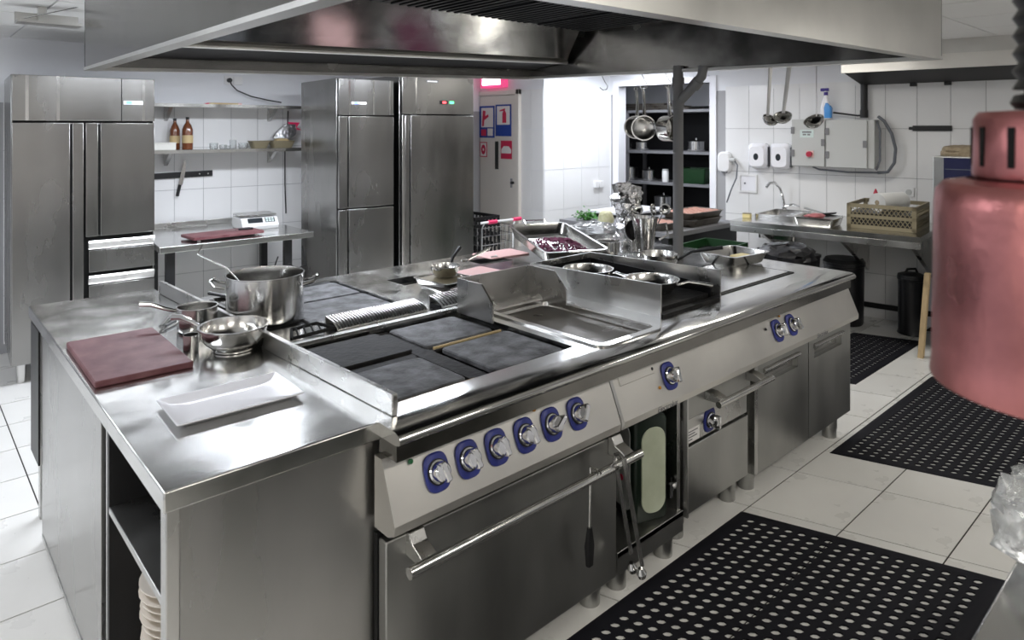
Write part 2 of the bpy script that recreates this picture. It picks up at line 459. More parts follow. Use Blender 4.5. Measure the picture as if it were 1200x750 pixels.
sign('fire_hose_sign', 'blue and white fire hose sign with a red figure', 5.80, 6.06, 1.57, 1.93, 'sign_blue',
     [('picture', 'sign_white', q(.12, .92, .33, .94)), ('hose_figure', 'sign_red', poly([(.18, .36), (.30, .36), (.33, .55), (.62, .66), (.60, .74), (.40, .68), (.42, .84), (.24, .86), (.20, .6)])),
      ('red_box', 'sign_red', q(.12, .46, .06, .26)), ('white_box', 'sign_white', q(.56, .9, .06, .29))])
sign('extinguisher_sign', 'blue sign picturing a red fire extinguisher', 5.52, 5.78, 1.59, 1.94, 'sign_blue',
     [('picture', 'sign_white', q(.10, .92, .36, .95)), ('extinguisher', 'sign_red', poly([(.45, .42), (.70, .42), (.70, .72), (.62, .80), (.62, .88), (.28, .82), (.28, .78), (.52, .80), (.45, .72)])),])
ang = [(0.5 + .32 * math.cos(R(15 * k)), .5 + .33 * math.sin(R(15 * k))) for k in range(24)]
an2 = [(0.5 + .1 * math.cos(R(30 * k)), .5 + .1 * math.sin(R(30 * k))) for k in range(12)]
sign('hose_reel_sign', 'small white sign with a red ring', 5.93, 6.05, 1.35, 1.52, 'sign_red',
     [('face', 'sign_white', q(.07, .93, .06, .94)), ('ring', 'sign_red', poly(ang)), ('hub', 'sign_white', poly(an2))])
sign('fire_blanket_sign', 'red sign with a white arch', 5.51, 5.69, 1.34, 1.54, 'sign_red',
     [('arch', 'sign_white', poly([(.05, .30), (.95, .30), (.95, .52), (.72, .70), (.28, .70), (.05, .52)]))])
sign('door_strip', 'narrow dark vertical strip between the small signs', 5.735, 5.79, 1.22, 1.53, 'sign_black', [])
ex = thing('box_sign', 'lit white box sign with a pink border above the cream door', 'sign', (4.98, 5.79, 2.12), 0)
MB().box(4.95, 5.03, 5.60, 5.98, 2.13, 2.30).build('housing', 'exit_red', ex, world=True, bevel=.006)
MB().box(4.944, 4.951, 5.64, 5.94, 2.16, 2.28).build('face', 'exit_glow', ex, world=True)

# ------------------------------------------------------------------ island hood
hd = thing('extraction_hood', 'large stainless steel extraction hood above the cooking island', 'hood', (2.1, 2.4, 2.0), 0)
HB = dict(BL=(.70, 3.88, 1.965), FL=(.70, 1.05, 1.965), FR=(3.60, 1.0, 2.0), BR=(3.43, 3.58, 2.035))
def wallpanel(name, a, b, inward, m, t=.012, ztop=CEIL - .006, lip=.05):
    A, B = Vector(HB[a]), Vector(HB[b]); n = Vector(inward)
    vs = []
    for P_ in (A, B):
        for k in (0, 1):
            for z in (P_.z, ztop):
                p = P_ + n * (t * k); vs.append((p.x, p.y, z))
    mb = MB().add(vs, [(0, 1, 3, 2), (4, 6, 7, 5), (0, 4, 5, 1), (2, 3, 7, 6), (0, 2, 6, 4), (1, 5, 7, 3)])
    o = mb.build(name, m, hd, world=True)
    # gutter lip along the rim
    r = MB()
    vs = []
    for P_ in (A, B):
        for k in (0, 1):
            for z in (P_.z - .004, P_.z + .012):
                p = P_ + n * (-.004 + (lip + .004) * k); vs.append((p.x, p.y, z))
    r.add(vs, [(0, 1, 3, 2), (4, 6, 7, 5), (0, 4, 5, 1), (2, 3, 7, 6), (0, 2, 6, 4), (1, 5, 7, 3)])
    r.build('rim', 'galvanised', hd, world=True)
wallpanel('side_panel', 'BL', 'FL', (1, 0, 0), 'dark_steel')  # colour darker than the other panels to keep this side dim
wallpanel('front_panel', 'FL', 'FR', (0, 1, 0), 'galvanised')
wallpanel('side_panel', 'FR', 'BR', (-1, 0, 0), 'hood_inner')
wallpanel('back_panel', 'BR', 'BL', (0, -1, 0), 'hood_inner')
MB().add([(.71, 3.84, 2.03), (3.42, 3.54, 2.10), (3.40, 3.20, 2.13), (.72, 3.35, 2.06), (.71, 3.84, 2.05), (3.42, 3.54, 2.12), (3.40, 3.20, 2.15), (.72, 3.35, 2.08)],
         [(0, 1, 2, 3), (7, 6, 5, 4), (0, 4, 5, 1), (1, 5, 6, 2), (2, 6, 7, 3), (3, 7, 4, 0)]).build('ledge', 'plain_black', hd, world=True)  # blackened to stand in for the shaded gap behind the rim
MB().add([(.72, 3.35, 2.05), (3.40, 3.20, 2.12), (3.35, 3.02, 2.33), (.74, 3.10, 2.33), (.72, 3.39, 2.05), (3.40, 3.24, 2.12), (3.35, 3.06, 2.33), (.74, 3.14, 2.33)],
         [(0, 1, 2, 3), (7, 6, 5, 4), (0, 4, 5, 1), (1, 5, 6, 2), (2, 6, 7, 3), (3, 7, 4, 0)]).build('deflector', 'polished', hd, world=True)
MB().tube([(.73, 3.33, 2.055), (3.39, 3.18, 2.125)], .014, 8).build('gutter_bar', 'galvanised', hd, world=True)
for k in range(5):
    x0 = .80 + .52 * k
    f = MB().box(x0, x0 + .50, 1.45, 3.0, 2.318, 2.330)
    for j in range(9): f.box(x0 + .03 + .05 * j, x0 + .05 + .05 * j, 1.48, 2.97, 2.306, 2.320)
    f.build('baffle_filter', 'plain_black', hd, world=True)
MB().box(.72, 3.42, 1.1, 3.5, 2.334, 2.35).build('top_plate', 'hood_inner', hd, world=True)
br = thing('hood_bracket', 'small dark metal bracket with a wire brace under the ceiling', 'bracket', (.62, 4.6, 0), 0)
MB().box(.50, .80, 4.5, 4.62, 2.255, 2.27).box(.50, .80, 4.61, 4.62, 2.255, 2.32).build('shelf_plate', 'galvanised', br, world=True)
MB().tube([(.52, 4.52, 2.27), (.78, 4.45, 2.36)], .004, 6).build('brace', 'chrome', br, world=True)
MB().box(.60, .64, 4.55, 4.59, 2.27, 2.353).build('hanger', 'galvanised', br, world=True)

# ------------------------------------------------------------------ prep table
pt = thing('prep_table', 'stainless steel prep table with open shelf bay and raised edge', 'table', (.72, 2.6, 0))
def ptp(mb, n, m, **k): return mb.build(n, m, pt, world=True, **k)
TP = [(.43, 1.58), (1.018, 1.578), (.945, 3.62), (.445, 3.64)]
ptp(MB().prism(TP, 'z', .852, .9), 'worktop', 'steel_top', bevel=.004)
d = Vector((.945 - 1.018, 3.5 - 1.578, 0)).normalized()
ptp(MB().prism([(1.0, 1.580), (1.018, 1.580), (.950, 3.5), (.932, 3.5)], 'z', .9005, .96), 'raised_edge', 'steel', bevel=.003)
ptp(MB().box(.447, .978, 1.604, 1.618, .0, .851), 'front_panel', 'steel_door', bevel=.002)
ptp(MB().box(.440, .470, 1.600, 1.640, .0, .851), 'post', 'steel', bevel=.003)
ptp(MB().box(.964, .976, 1.62, 3.30, .0, .851), 'inner_panel', 'steel')
ptp(MB().box(.47, .962, 3.33, 3.345, .0, .851), 'end_panel', 'steel')
ptp(MB().box(.452, .465, 2.28, 3.33, .03, .850), 'sliding_door', 'steel_door', bevel=.002)
ptp(MB().box(.452, .462, 2.20, 2.215, .03, .850), 'door_edge', 'steel')
ptp(MB().box(.467, .477, 2.175, 2.275, .03, .850), 'inner_door_edge', 'black_plastic')
ptp(MB().box(.450, .962, 1.625, 2.17, .600, .620), 'shelf', 'steel', bevel=.002)
ptp(MB().box(.450, .962, 1.625, 3.32, .02, .04), 'floor_plate', 'steel')
ptp(MB().box(.450, .962, 2.17, 2.18, .04, .850), 'partition', 'black_plastic')
for x in (.47, .90): ptp(MB().box(x, x + .04, 3.52, 3.56, 0, .851), 'leg', 'steel', bevel=.002)
ptp(MB().box(.443, .45, 3.36, 3.56, .30, .85), 'side_skirt', 'black_plastic')
prof = [(.03, 0), (.05, .002), (.085, .014), (.092, .016), (.092, .019), (.085, .018), (.05, .006), (.02, .005)]
pm = MB().lathe(prof, 28).mesh('dinner_plate'); pm.materials.append(MATS['cream_plate'])
for k in range(19):
    o = bpy.data.objects.new('dinner_plate', pm); COL.objects.link(o)
    o.location = (.625 - .001 * k + .003 * math.sin(k * 2.1), 2.02 + .003 * math.cos(k * 1.7), .0402 + .0215 * k)
    o.rotation_euler = (0, 0, k)
    tag(o, 'cream plate in the stack under the prep table shelf', 'plate', 'stacked cream plates')
pm.transform(Matrix.Diagonal((1.25, 1.25, 1.1, 1)))

# ------------------------------------------------------------------ range worktop
rw = thing('range_worktop', 'long stainless range top with hot plates, griddle and rounded front rail', 'range top', (2.4, 2.4, 0))
def rwp(mb, n, m, **k): return mb.build(n, m, rw, world=True, **k)
XF0, XF1 = .956, 3.845
HOB = (1.055, 1.80, 1.655, 2.31); GRD = (1.89, 2.20, 1.60, 2.20); IND = (2.36, 2.765, 1.70, 2.42); RIN = (2.85, 3.60, 1.70, 2.12); BHB = (1.02, 1.68, 2.56, 3.20)
W1 = (1.88, 2.06, 2.86, 3.02); W2 = (2.50, 2.72, 2.98, 3.14)
holes = [HOB, GRD, IND, BHB, W1, W2]
def inh(x, y): return any(h[0] < x < h[1] and h[2] < y < h[3] for h in holes)
xs = sorted({1.022, 3.845} | {v for h in holes for v in h[:2]}); ys = sorted({1.585, 3.29} | {v for h in holes for v in h[2:]})
rwp(MB().slab(xs, ys, .868, .9, inh), 'top_sheet', 'steel_top')
rwp(MB().prism([(1.585, .9), (1.500, .899), (1.484, .894), (1.475, .885), (1.474, .876), (1.480, .868), (1.50, .864), (1.585, .864)], 'x', XF0, XF1), 'front_rail', 'rail_steel', sharp=50)
rwp(MB().box(XF0 + .006, XF1 - .006, 1.500, 1.584, .8175, .8635), 'rail_face', 'dark_steel')  # darkened strip stands in for a dark reflection along the rail
for h in holes:
    rwp(MB().box(h[0] + .001, h[1] - .001, h[2] + .001, h[3] - .001, .845, .858), 'well_floor', 'plain_black')
def plate(x0, x1, y0, y1, m='iron', z=.893, t=.02):
    cx, cy = (x0 + x1) / 2, (y0 + y1) / 2
    return rwp(MB().loft(rbox((x1 - x0) / 2, (y1 - y0) / 2, .018, z - t, z, .004, cx, cy)), 'hot_plate', m)
plate(1.072, 1.345, 1.69, 1.96); plate(1.072, 1.375, 2.03, 2.295, 'iron_dark'); plate(1.425, 1.742, 2.025, 2.285); plate(1.455, 1.775, 1.672, 1.982)
rwp(MB().box(1.36, 1.43, 1.67, 2.30, .862, .884).box(1.06, 1.79, 1.984, 2.02, .862, .882), 'cross_bar', 'iron_dark')
for (a, b, y) in ((1.06, 1.36, 1.668), (1.44, 1.79, 1.660), (1.44, 1.76, 2.003)):
    rwp(MB().tube([(a, y, .889), (b, y, .889)], .0055, 6), 'plate_rod', 'label_tan')
rwp(MB().box(1.03, 1.80, 2.312, 2.345, .9005, .912), 'divider_strip', 'steel')
# rear plates
plate(1.25, 1.67, 2.57, 2.895); plate(1.25, 1.67, 2.91, 3.19); plate(1.03, 1.235, 2.57, 3.19, 'iron_dark')
# griddle
rwp(MB().loft([ring(.154, .299, .03, .865, 2.045, 1.90), ring(.154, .299, .03, .874, 2.045, 1.90)]), 'griddle_plate', 'griddle')
rwp(MB().loft([ring(.190, .335, .05, .9003, 2.045, 1.90), ring(.190, .335, .05, .907, 2.045, 1.90), ring(.162, .305, .03, .907, 2.045, 1.90), ring(.153, .297, .03, .875, 2.045, 1.90)], caps=False), 'griddle_rim', 'polished')
# splash guard round the griddle
def guard_side(x, y0, y1, ztop, zb=.9, ch=.07): return MB().prism([(y0, zb), (y1, zb), (y1, ztop), (y0 + ch, ztop), (y0, ztop - ch)], 'x', x - .004, x + .004)
rwp(guard_side(1.775, 2.065, 2.285, 1.045), 'splash_guard', 'steel'); rwp(guard_side(2.185, 2.05, 2.285, 1.045, .9, .075), 'splash_guard', 'steel')
rwp(MB().box(1.771, 2.189, 2.285, 2.293, .9, 1.045), 'splash_guard', 'steel')
# box with two black hobs
rwp(MB().loft(rbox(.20, .358, .01, .876, .926, .002, 2.5625, 2.06)), 'black_hob', 'iron_dark')
rwp(MB().prism([(1.70, .905), (2.425, .905), (2.425, .985), (1.70, .965)], 'x', 2.772, 2.7775).box(2.3465, 2.772, 2.426, 2.4315, .905, .985).prism([(1.70, .905), (2.425, .905), (2.425, .985), (1.70, .985)], 'x', 2.3465, 2.352), 'dark_liner', 'plain_black')  # black sheets added for the dark inner sides of the box
rwp(MB().prism([(1.665, .9), (2.44, .9), (2.44, 1.012), (1.665, 1.036)], 'x', 2.338, 2.346), 'splash_guard', 'steel')
rwp(MB().prism([(1.655, .9), (2.44, .9), (2.44, 1.012), (1.655, 1.036)], 'x', 2.778, 2.786), 'splash_guard', 'steel')
rwp(MB().box(2.346, 2.778, 2.432, 2.440, .9, 1.012), 'splash_guard', 'steel')
rwp(MB().box(2.346, 2.778, 1.655, 1.69, .9003, .912), 'hob_lip', 'iron_dark')
# smooth inset plate
rwp(MB().slab([RIN[0], RIN[0] + .012, RIN[1] - .012, RIN[1]], [RIN[2], RIN[2] + .012, RIN[3] - .012, RIN[3]], .9003, .9035, lambda x, y: RIN[0] + .012 < x < RIN[1] - .012 and RIN[2] + .012 < y < RIN[3] - .012), 'inset_frame', 'plain_black')
rwp(MB().loft(rbox(.355, .19, .012, .9003, .906, .002, 3.225, 1.91)), 'solid_plate', 'polished')
# long fascia with one and two knobs
FP = [(1.545, .816), (1.482, .664), (1.484, .640), (1.515, .626), (1.58, .626), (1.58, .816)]
rwp(MB().prism(FP, 'x', 1.872, 3.90), 'fascia', 'steel_panel', sharp=20)
rwp(MB().prism([(y - .002, z + .001) for (y, z) in FP], 'x', 1.855, 1.870), 'fascia_joint', 'steel')
rwp(MB().box(1.90, 2.10, 1.530, 1.56, .817, .826).prism([(1.536, .812), (1.520, .770), (1.528, .767), (1.55, .812)], 'x', 1.90, 2.10), 'drip_drawer', 'steel_panel', bevel=.002)
def fascia_m(x, z, out=0.0):
    """frame on the sloping fascia: local x along it, local y up the slope, local z out of it"""
    t = (z - .664) / (.826 - .664); y = 1.482 + t * (1.545 - 1.482)
    n = Vector((0, -(.826 - .664), (1.545 - 1.482))).normalized(); up = Vector((0, 1.545 - 1.482, .826 - .664)).normalized()
    M = Matrix.Identity(4)
    for i in range(3): M[i][0] = (1, 0, 0)[i]; M[i][1] = up[i]; M[i][2] = n[i]
    M.translation = Vector((x, y, z)) + n * out
    return M
def face_m(x, y, z):
    M = Matrix.Identity(4)
    for i in range(3): M[i][0] = (1, 0, 0)[i]; M[i][1] = (0, 0, 1)[i]; M[i][2] = (0, -1, 0)[i]
    M.translation = Vector((x, y, z)); return M
def bez_ring(hw, hh, z):
    pts = []
    for k in range(32):
        t = 2 * math.pi * k / 32; c, s_ = math.cos(t), math.sin(t)
        p = 3.2
        r = (abs(c) ** p + abs(s_) ** p) ** (-1 / p)
        pts.append((hw * r * c * (1 - .10 * (s_ ** 4)), hh * r * s_, z))
    return pts
def knob(parent, M, rot, handle='chrome'):
    bz = MB().loft([bez_ring(.040, .050, 0), bez_ring(.040, .050, .004), bez_ring(.036, .046, .007)], M).build('knob_bezel', 'blue_bezel', parent, world=True)
    Mk = M @ Matrix.Rotation(rot, 4, 'Z')
    kb = MB().lathe([(.030, .007), (.030, .012), (.026, .014), (.025, .034), (.021, .038), (.0, .038)], 24, M=Mk)
    kb.build('knob', handle, bz, world=True)
    MB().loft([ring(.009, .027, .004, .030), ring(.009, .027, .004, .050), ring(.006, .024, .003, .053)], Mk).build('knob_grip', handle, bz, world=True)
    MB().lathe([(.0335, .007), (.0335, .009), (.030, .009)], 24, M=M).build('dial_ring', 'black_plastic', bz, world=True)
knob(rw, fascia_m(2.178, .742), R(-8)); knob(rw, fascia_m(3.034, .742), R(0)); knob(rw, fascia_m(3.172, .742), R(12))
MB().lathe([(.006, 0), (.006, .004), (.0, .005)], 12, M=fascia_m(2.105, .718)).build('indicator_lamp', 'lamp_orange', rw, world=True)
MB().lathe([(.006, 0), (.006, .004), (.0, .005)], 12, M=fascia_m(2.09, .785)).build('indicator_lamp', 'black_plastic', rw, world=True)
MB().lathe([(.006, 0), (.006, .004), (.0, .005)], 12, M=fascia_m(2.94, .765)).build('indicator_lamp', 'black_plastic', rw, world=True)
MB().lathe([(.006, 0), (.006, .004), (.0, .005)], 12, M=fascia_m(3.09, .795)).build('indicator_lamp', 'lamp_orange', rw, world=True)
text('Electrolux', .030, 'hinge_grey', 'lettering', rw, Matrix.Translation((-2.4, -2.4, 0)) @ face_m(2.13, 1.4828, .650))
text('Electrolux', .030, 'hinge_grey', 'lettering', rw, Matrix.Translation((-2.4, -2.4, 0)) @ face_m(3.45, 1.4828, .650))
# flue grille: single ribs on a frame between the two banks
fl = thing('flue_grille', 'ribbed steel flue grille leaning between front and rear hot plates', 'grille', (1.42, 2.42, .9))
def grille(t, x0, x1, n):
    rib = MB().prism([(2.352, .9165), (2.360, .928), (2.39, .940), (2.45, .948), (2.45, .943), (2.395, .934), (2.368, .923), (2.360, .9165)], 'x', 0, .005)
    loc, _ = TF[t.name]
    me = rib.mesh('rib', 35, Matrix.Translation((0, -loc[1], -loc[2]))); me.materials.append(MATS['steel'])
    for k in range(n):
        o = bpy.data.objects.new('rib', me); COL.objects.link(o); o.parent = t
        o.location = (x0 + (x1 - x0 - .005) * k / (n - 1) - loc[0], 0, 0)
    MB().box(x0, x1, 2.350, 2.362, .912, .918).box(x0, x1, 2.45, 2.458, .9005, .948).build('grille_frame', 'steel', t, world=True)
    MB().box(x0, x1, 2.375, 2.449, .901, .918).build('grille_core', 'plain_black', t, world=True)
grille(fl, 1.25, 1.66, 32)
fl2 = thing('flue_grille', 'short black ribbed flue grille beside the griddle splash guard', 'grille', (1.83, 2.42, .9))
grille(fl2, 1.74, 1.90, 10)
lv = thing('plate_lifter', 'bent black wire plate lifter lying by the flue grille', 'lifter', (1.18, 2.4, .9))
MB().tube([(1.07, 2.36, .918), (1.10, 2.43, .93), (1.20, 2.43, .935), (1.24, 2.36, .925), (1.07, 2.36, .918)], .007, 8).build('wire_loop', 'iron_dark', lv, world=True)
for k in range(4): MB().tube([(1.10 + .03 * k, 2.37, .920), (1.115 + .03 * k, 2.425, .932)], .004, 6).build('wire_bar', 'iron_dark', lv, world=True)

# ------------------------------------------------------------------ oven unit
ov = thing('oven_range', 'steel oven with six blue-ringed knobs and a long bar handle', 'oven', (1.42, 1.8, 0))
def ovp(mb, n, m, par=None, **k): return mb.build(n, m, par or ov, world=True, **k)
ovp(MB().box(1.03, 1.905, 1.60, 2.34, .12, .843), 'body', 'steel_front')
ovp(MB().box(.955, 1.905, 1.583, 1.60, .12, .60), 'front_frame', 'plain_black')
od = ovp(MB().box(.958, 1.905, 1.545, 1.582, .085, .592), 'oven_door', 'steel_front', bevel=.004)
ovp(MB().prism(FP, 'x', .945, 1.853), 'fascia', 'steel_panel', sharp=20)
ovp(MB().tube([(.975, 1.462, .545), (1.935, 1.462, .545)], .0155, 16), 'handle', 'polished', od)
for x in (1.02, 1.86):
    ovp(MB().prism([(1.546, .60), (1.546, .535), (1.470, .532), (1.470, .556), (1.515, .575), (1.53, .60)], 'x', x, x + .05), 'handle_bracket', 'steel', od, bevel=.003)
for k, (x, r) in enumerate([(1.098, 14), (1.206, 10), (1.314, 10), (1.428, 12), (1.543, -58), (1.662, -35)]): knob(ov, fascia_m(x, .744), R(r))
ovp(MB().lathe([(.007, 0), (.007, .004), (.0, .005)], 12, M=fascia_m(1.025, .79)), 'indicator_lamp', 'lamp_green')
ovp(MB().lathe([(.007, 0), (.007, .004), (.0, .005)], 12, M=fascia_m(1.486, .80)), 'indicator_lamp', 'lamp_orange')
def leg(par, x, y, h=.14):
    MB().lathe([(.034, 0), (.037, .004), (.037, h * .45), (.040, h * .47), (.040, h)], 20, c=(x, y, 0)).build('leg', 'steel_front', par, world=True)
for (x, y) in ((1.07, 1.64), (1.83, 1.605), (1.80, 2.28), (1.07, 2.28)): leg(ov, x, y, .118)

# ------------------------------------------------------------------ open bay with oil can
ob = thing('open_cabinet', 'open steel cabinet bay holding a dark oil can', 'cabinet', (2.11, 1.9, 0))
def obp(mb, n, m, **k): return mb.build(n, m, ob, world=True, **k)
obp(MB().box(1.912, 1.922, 1.56, 2.34, .14, .62), 'side_panel', 'steel_front'); obp(MB().box(2.300, 2.322, 1.56, 2.34, .14, .62), 'side_panel', 'steel')
obp(MB().box(1.922, 2.30, 2.33, 2.34, .14, .62), 'back_panel', 'steel_front')
obp(MB().box(1.912, 2.322, 1.545, 2.34, .145, .165).box(1.912, 2.322, 1.545, 1.551, .085, .166), 'floor_plate', 'steel_front', bevel=.002)
obp(MB().box(1.912, 2.322, 1.60, 2.34, .80, .845), 'top_panel', 'steel_front')
for (x, y) in ((1.97, 1.60), (2.25, 1.592), (2.26, 2.28), (1.97, 2.28)): leg(ob, x, y, .144)
oc = thing('oil_can', 'dark square oil can with a flowered label and a pale label', 'can', (2.192, 1.662, .1655), R(-18))
MB().loft([ring(.075, .075, .02, 0), ring(.08, .08, .02, .008), ring(.08, .08, .02, .385), ring(.068, .068, .03, .410), ring(.03, .03, .02, .420), ring(.03, .03, .02, .445)]).build('body', 'jug_green', oc)
lb = MB().loft([[(p[0], -.0802, p[1]) for p in ring(.056, .165, .05, 0, .010, .195, 6)], [(p[0], -.083, p[1]) for p in ring(.054, .163, .048, 0, .010, .195, 6)]]).build('label_panel', 'jug_label', oc, label='pale blank label panel')
l2 = MB().loft([[(-.0802, p[0], p[1]) for p in ring(.062, .165, .035, 0, .005, .20, 6)], [(-.083, p[0], p[1]) for p in ring(.060, .163, .033, 0, .005, .20, 6)]]).build('label_panel', 'jug_print', oc, label='printed label panel with red flowers')
for (y, z) in ((-.02, .27), (-.015, .20), (.0, .15)):
    MB().lathe([(.012, 0), (.012, .002), (0, .002)], 10, M=tmat(-.0832, y, z, 0, R(-90), 0)).build('flower', 'sign_red', l2)
tp = thing('drain_tap', 'small chrome drain tap inside the open bay', 'tap', (2.28, 1.57, .22))
MB().tube([(2.299, 1.575, .26), (2.275, 1.570, .26)], .012, 10).build('stem', 'chrome', tp, world=True)
MB().tube([(2.272, 1.570, .285), (2.272, 1.570, .225)], .009, 10).tube([(2.255, 1.56, .288), (2.289, 1.58, .288)], .006, 8).build('lever', 'chrome', tp, world=True)

# ------------------------------------------------------------------ drawer unit
du = thing('drawer_unit', 'steel unit with bar-handled drawer, one blue-ringed knob and sticker', 'cabinet', (2.58, 1.9, 0))
def dup_(mb, n, m, par=None, **k): return mb.build(n, m, par or du, world=True, **k)
dup_(MB().box(2.325, 2.87, 1.59, 2.34, .13, .843), 'body', 'steel_front')
d1 = dup_(MB().box(2.345, 2.84, 1.540, 1.588, .515, .612), 'drawer_front', 'steel_front', bevel=.003)
dup_(MB().tube([(2.44, 1.46, .575), (2.885, 1.46, .575)], .013, 14), 'handle', 'polished', d1)
for x in (2.47, 2.80): dup_(MB().prism([(1.541, .60), (1.541, .565), (1.468, .566), (1.468, .585), (1.51, .60)], 'x', x, x + .05), 'handle_bracket', 'steel', d1, bevel=.002)
dup_(MB().box(2.335, 2.84, 1.558, 1.589, .405, .510), 'knob_panel', 'steel', bevel=.002)
knob(du, face_m(2.53, 1.558, .462), R(0), 'chrome')
st_ = dup_(MB().box(2.345, 2.455, 1.5565, 1.558, .408, .462), 'sticker', 'sign_white')
for k in range(4): dup_(MB().box(2.352, 2.352 + (.09, .07, .085, .05)[k], 1.5558, 1.5564, .450 - .011 * k, .4545 - .011 * k), 'print_line', 'hinge_grey', st_)
dup_(MB().box(2.335, 2.84, 1.552, 1.589, .128, .395), 'lower_panel', 'steel_front', bevel=.003)
dup_(MB().box(2.335, 2.345, 1.535, 1.56, .13, .62), 'side_rail', 'steel', bevel=.002)
for (x, y) in ((2.39, 1.635), (2.80, 1.635), (2.76, 2.28), (2.39, 2.28)): leg(du, x, y, .129)

# ------------------------------------------------------------------ two-door cupboard
cb = thing('base_cupboard', 'steel two-door cupboard with recessed bar handles at the island end', 'cupboard', (3.4, 1.9, 0))
def cbp(mb, n, m, par=None, **k): return mb.build(n, m, par or cb, world=True, **k)
cbp(MB().box(2.91, 3.86, 1.60, 2.34, .11, .843), 'body', 'steel_front')
cbp(MB().box(2.885, 2.915, 1.545, 1.60, .11, .62), 'side_panel', 'steel')
for (x0, x1) in ((2.918, 3.432), (3.440, 3.955)):
    hx0, hx1 = x0 + .06, x0 + .40
    m = MB().slab([x0, hx0, hx1, x1], [.105, .50, .575, .615], 0, .032, lambda x, z: hx0 < x < hx1 and .50 < z < .575)
    m.v = [(x, 1.580 - z, y) for (x, y, z) in m.v]
    dd = cbp(m, 'door', 'steel_front')
    cbp(MB().box(hx0, hx1, 1.576, 1.580, .50, .575), 'recess', 'polished', dd)
    cbp(MB().tube([(hx0 - .01, 1.545, .563), (hx1 + .01, 1.545, .563)], .011, 12), 'handle', 'polished', dd)
for (x, y) in ((2.96, 1.63), (3.78, 1.59), (3.78, 2.28), (2.96, 2.28)): leg(cb, x, y, .112)
# rear bank of the island
rb = thing('rear_cabinet', 'steel base cabinets forming the far bank of the island', 'cabinet', (2.4, 2.85, 0))
MB().box(1.03, 3.84, 2.36, 3.26, .12, .843).build('body', 'steel_front', rb, world=True)
for k in range(5):
    x0 = 1.04 + .56 * k
    dd = MB().box(x0, x0 + .55, 3.261, 3.285, .14, .62).build('door', 'steel_front', rb, world=True, bevel=.003)
    MB().tube([(x0 + .08, 3.31, .56), (x0 + .42, 3.31, .56)], .012, 10).build('handle', 'polished', dd, world=True)
for x in (1.1, 2.0, 2.9, 3.75):
    for y in (2.42, 3.2): leg(rb, x, y, .122)

# ------------------------------------------------------------------ refrigerators (local x along the front, y into the depth)
def fridge_shell(t, w, dp, z0, H, hz):
    MB().box(0, w, .045, dp, z0, H).build('body', 'steel_fridge', t, bevel=.004)
    MB().box(.004, w - .004, .0, .044, hz, H - .002).build('header', 'steel_fridge', t, bevel=.004)
    MB().box(.01, w - .01, .03, .05, z0 + .005, hz).build('door_gap', 'dark_gap', t)
    for (x, y) in ((.06, .10), (w - .06, .10), (.06, dp - .08), (w - .06, dp - .08)):
        MB().lathe([(.028, 0), (.028, z0)], 16, c=(x, y, 0)).build('leg', 'polished', t)
def fdoor(t, x0, x1, z0, z1, grip):
    """door with a grip profile strip along the side at x = grip"""
    if grip < (x0 + x1) / 2: a, b, c, d_ = x0, grip, grip + .014, x1
    else: a, b, c, d_ = x0, grip - .014, grip, x1
    o = MB().box(a, b, .0, .028, z0, z1).box(c, d_, .0, .028, z0, z1).box(b, c, .018, .028, z0, z1).build('door', 'steel_fridge', t, bevel=.003)
    MB().box(min(b, c) + .001, max(b, c) - .001, .012, .0179, z0 + .01, z1 - .01).build('grip_groove', 'dark_gap', o)
    return o
f1 = thing('refrigerator', 'wide steel refrigerator with one tall door beside a short door over drawers', 'refrigerator', (.569, 5.42, 0), BA, 'steel refrigerators')
fridge_shell(f1, .84, .74, .13, 2.03, 1.728)
fdoor(f1, .004, .400, .14, 1.715, .335); fdoor(f1, .412, .836, .935, 1.715, .485)
for (a, b) in ((.690, .905), (.470, .665), (.20, .445)):
    o = MB().box(.430, .836, .0, .03, a, b - .065).build('drawer', 'steel_fridge', f1, bevel=.003)
    MB().prism([(.03, b - .06), (.018, b - .06), (-.004, b - .012), (.004, b), (.03, b)], 'x', .430, .836).build('drawer_lip', 'steel', o)
for x in (.075, .245, .755): MB().box(x, x + .018, -.003, .001, 1.73, 2.026).build('header_strip', 'polished', f1)
dsp = MB().box(.638, .76, -.006, .001, 1.845, 1.872).build('display', 'white_plastic', f1)
MB().box(.655, .69, -.0075, -.005, 1.850, 1.867).build('screen', 'led_blue', dsp)
MB().box(.624, .629, -.001, .003, 1.73, 2.026).build('header_joint', 'dark_gap', f1)
f2 = thing('refrigerator', 'narrow steel refrigerator with two stacked doors and a blue display', 'refrigerator', (2.635, 4.95, 0), BA, 'steel refrigerators')
fridge_shell(f2, .50, .76, .13, 2.08, 1.785)
fdoor(f2, .004, .496, 1.035, 1.775, .075); fdoor(f2, .004, .496, .14, 1.022, .075)
for x in (.085, .30, .45): MB().box(x, x + .016, -.003, .001, 1.79, 2.074).build('header_strip', 'polished', f2)
dsp = MB().box(.11, .24, -.006, .001, 1.872, 1.892).build('display', 'white_plastic', f2)
MB().box(.13, .165, -.0075, -.005, 1.874, 1.890).build('screen', 'led_blue', dsp)
f3 = thing('refrigerator', 'steel single-door refrigerator with red and green lamps on its header', 'refrigerator', (3.185, 4.885, 0), BA, 'steel refrigerators')
fridge_shell(f3, .75, .80, .13, 2.13, 1.80)
fdoor(f3, .035, .746, .14, 1.79, .075)
MB().box(.004, .032, .0, .03, .14, 1.79).build('edge_strip', 'polished', f3, bevel=.003)
MB().box(.13, .15, -.003, .001, 1.81, 2.12).build('header_strip', 'polished', f3)
b_ = MB().box(.24, .36, -.005, .001, 2.075, 2.095).build('badge', 'hinge_grey', f3)
MB().box(.25, .35, -.0062, -.0045, 2.080, 2.090).build('badge_plate', 'sign_white', b_)
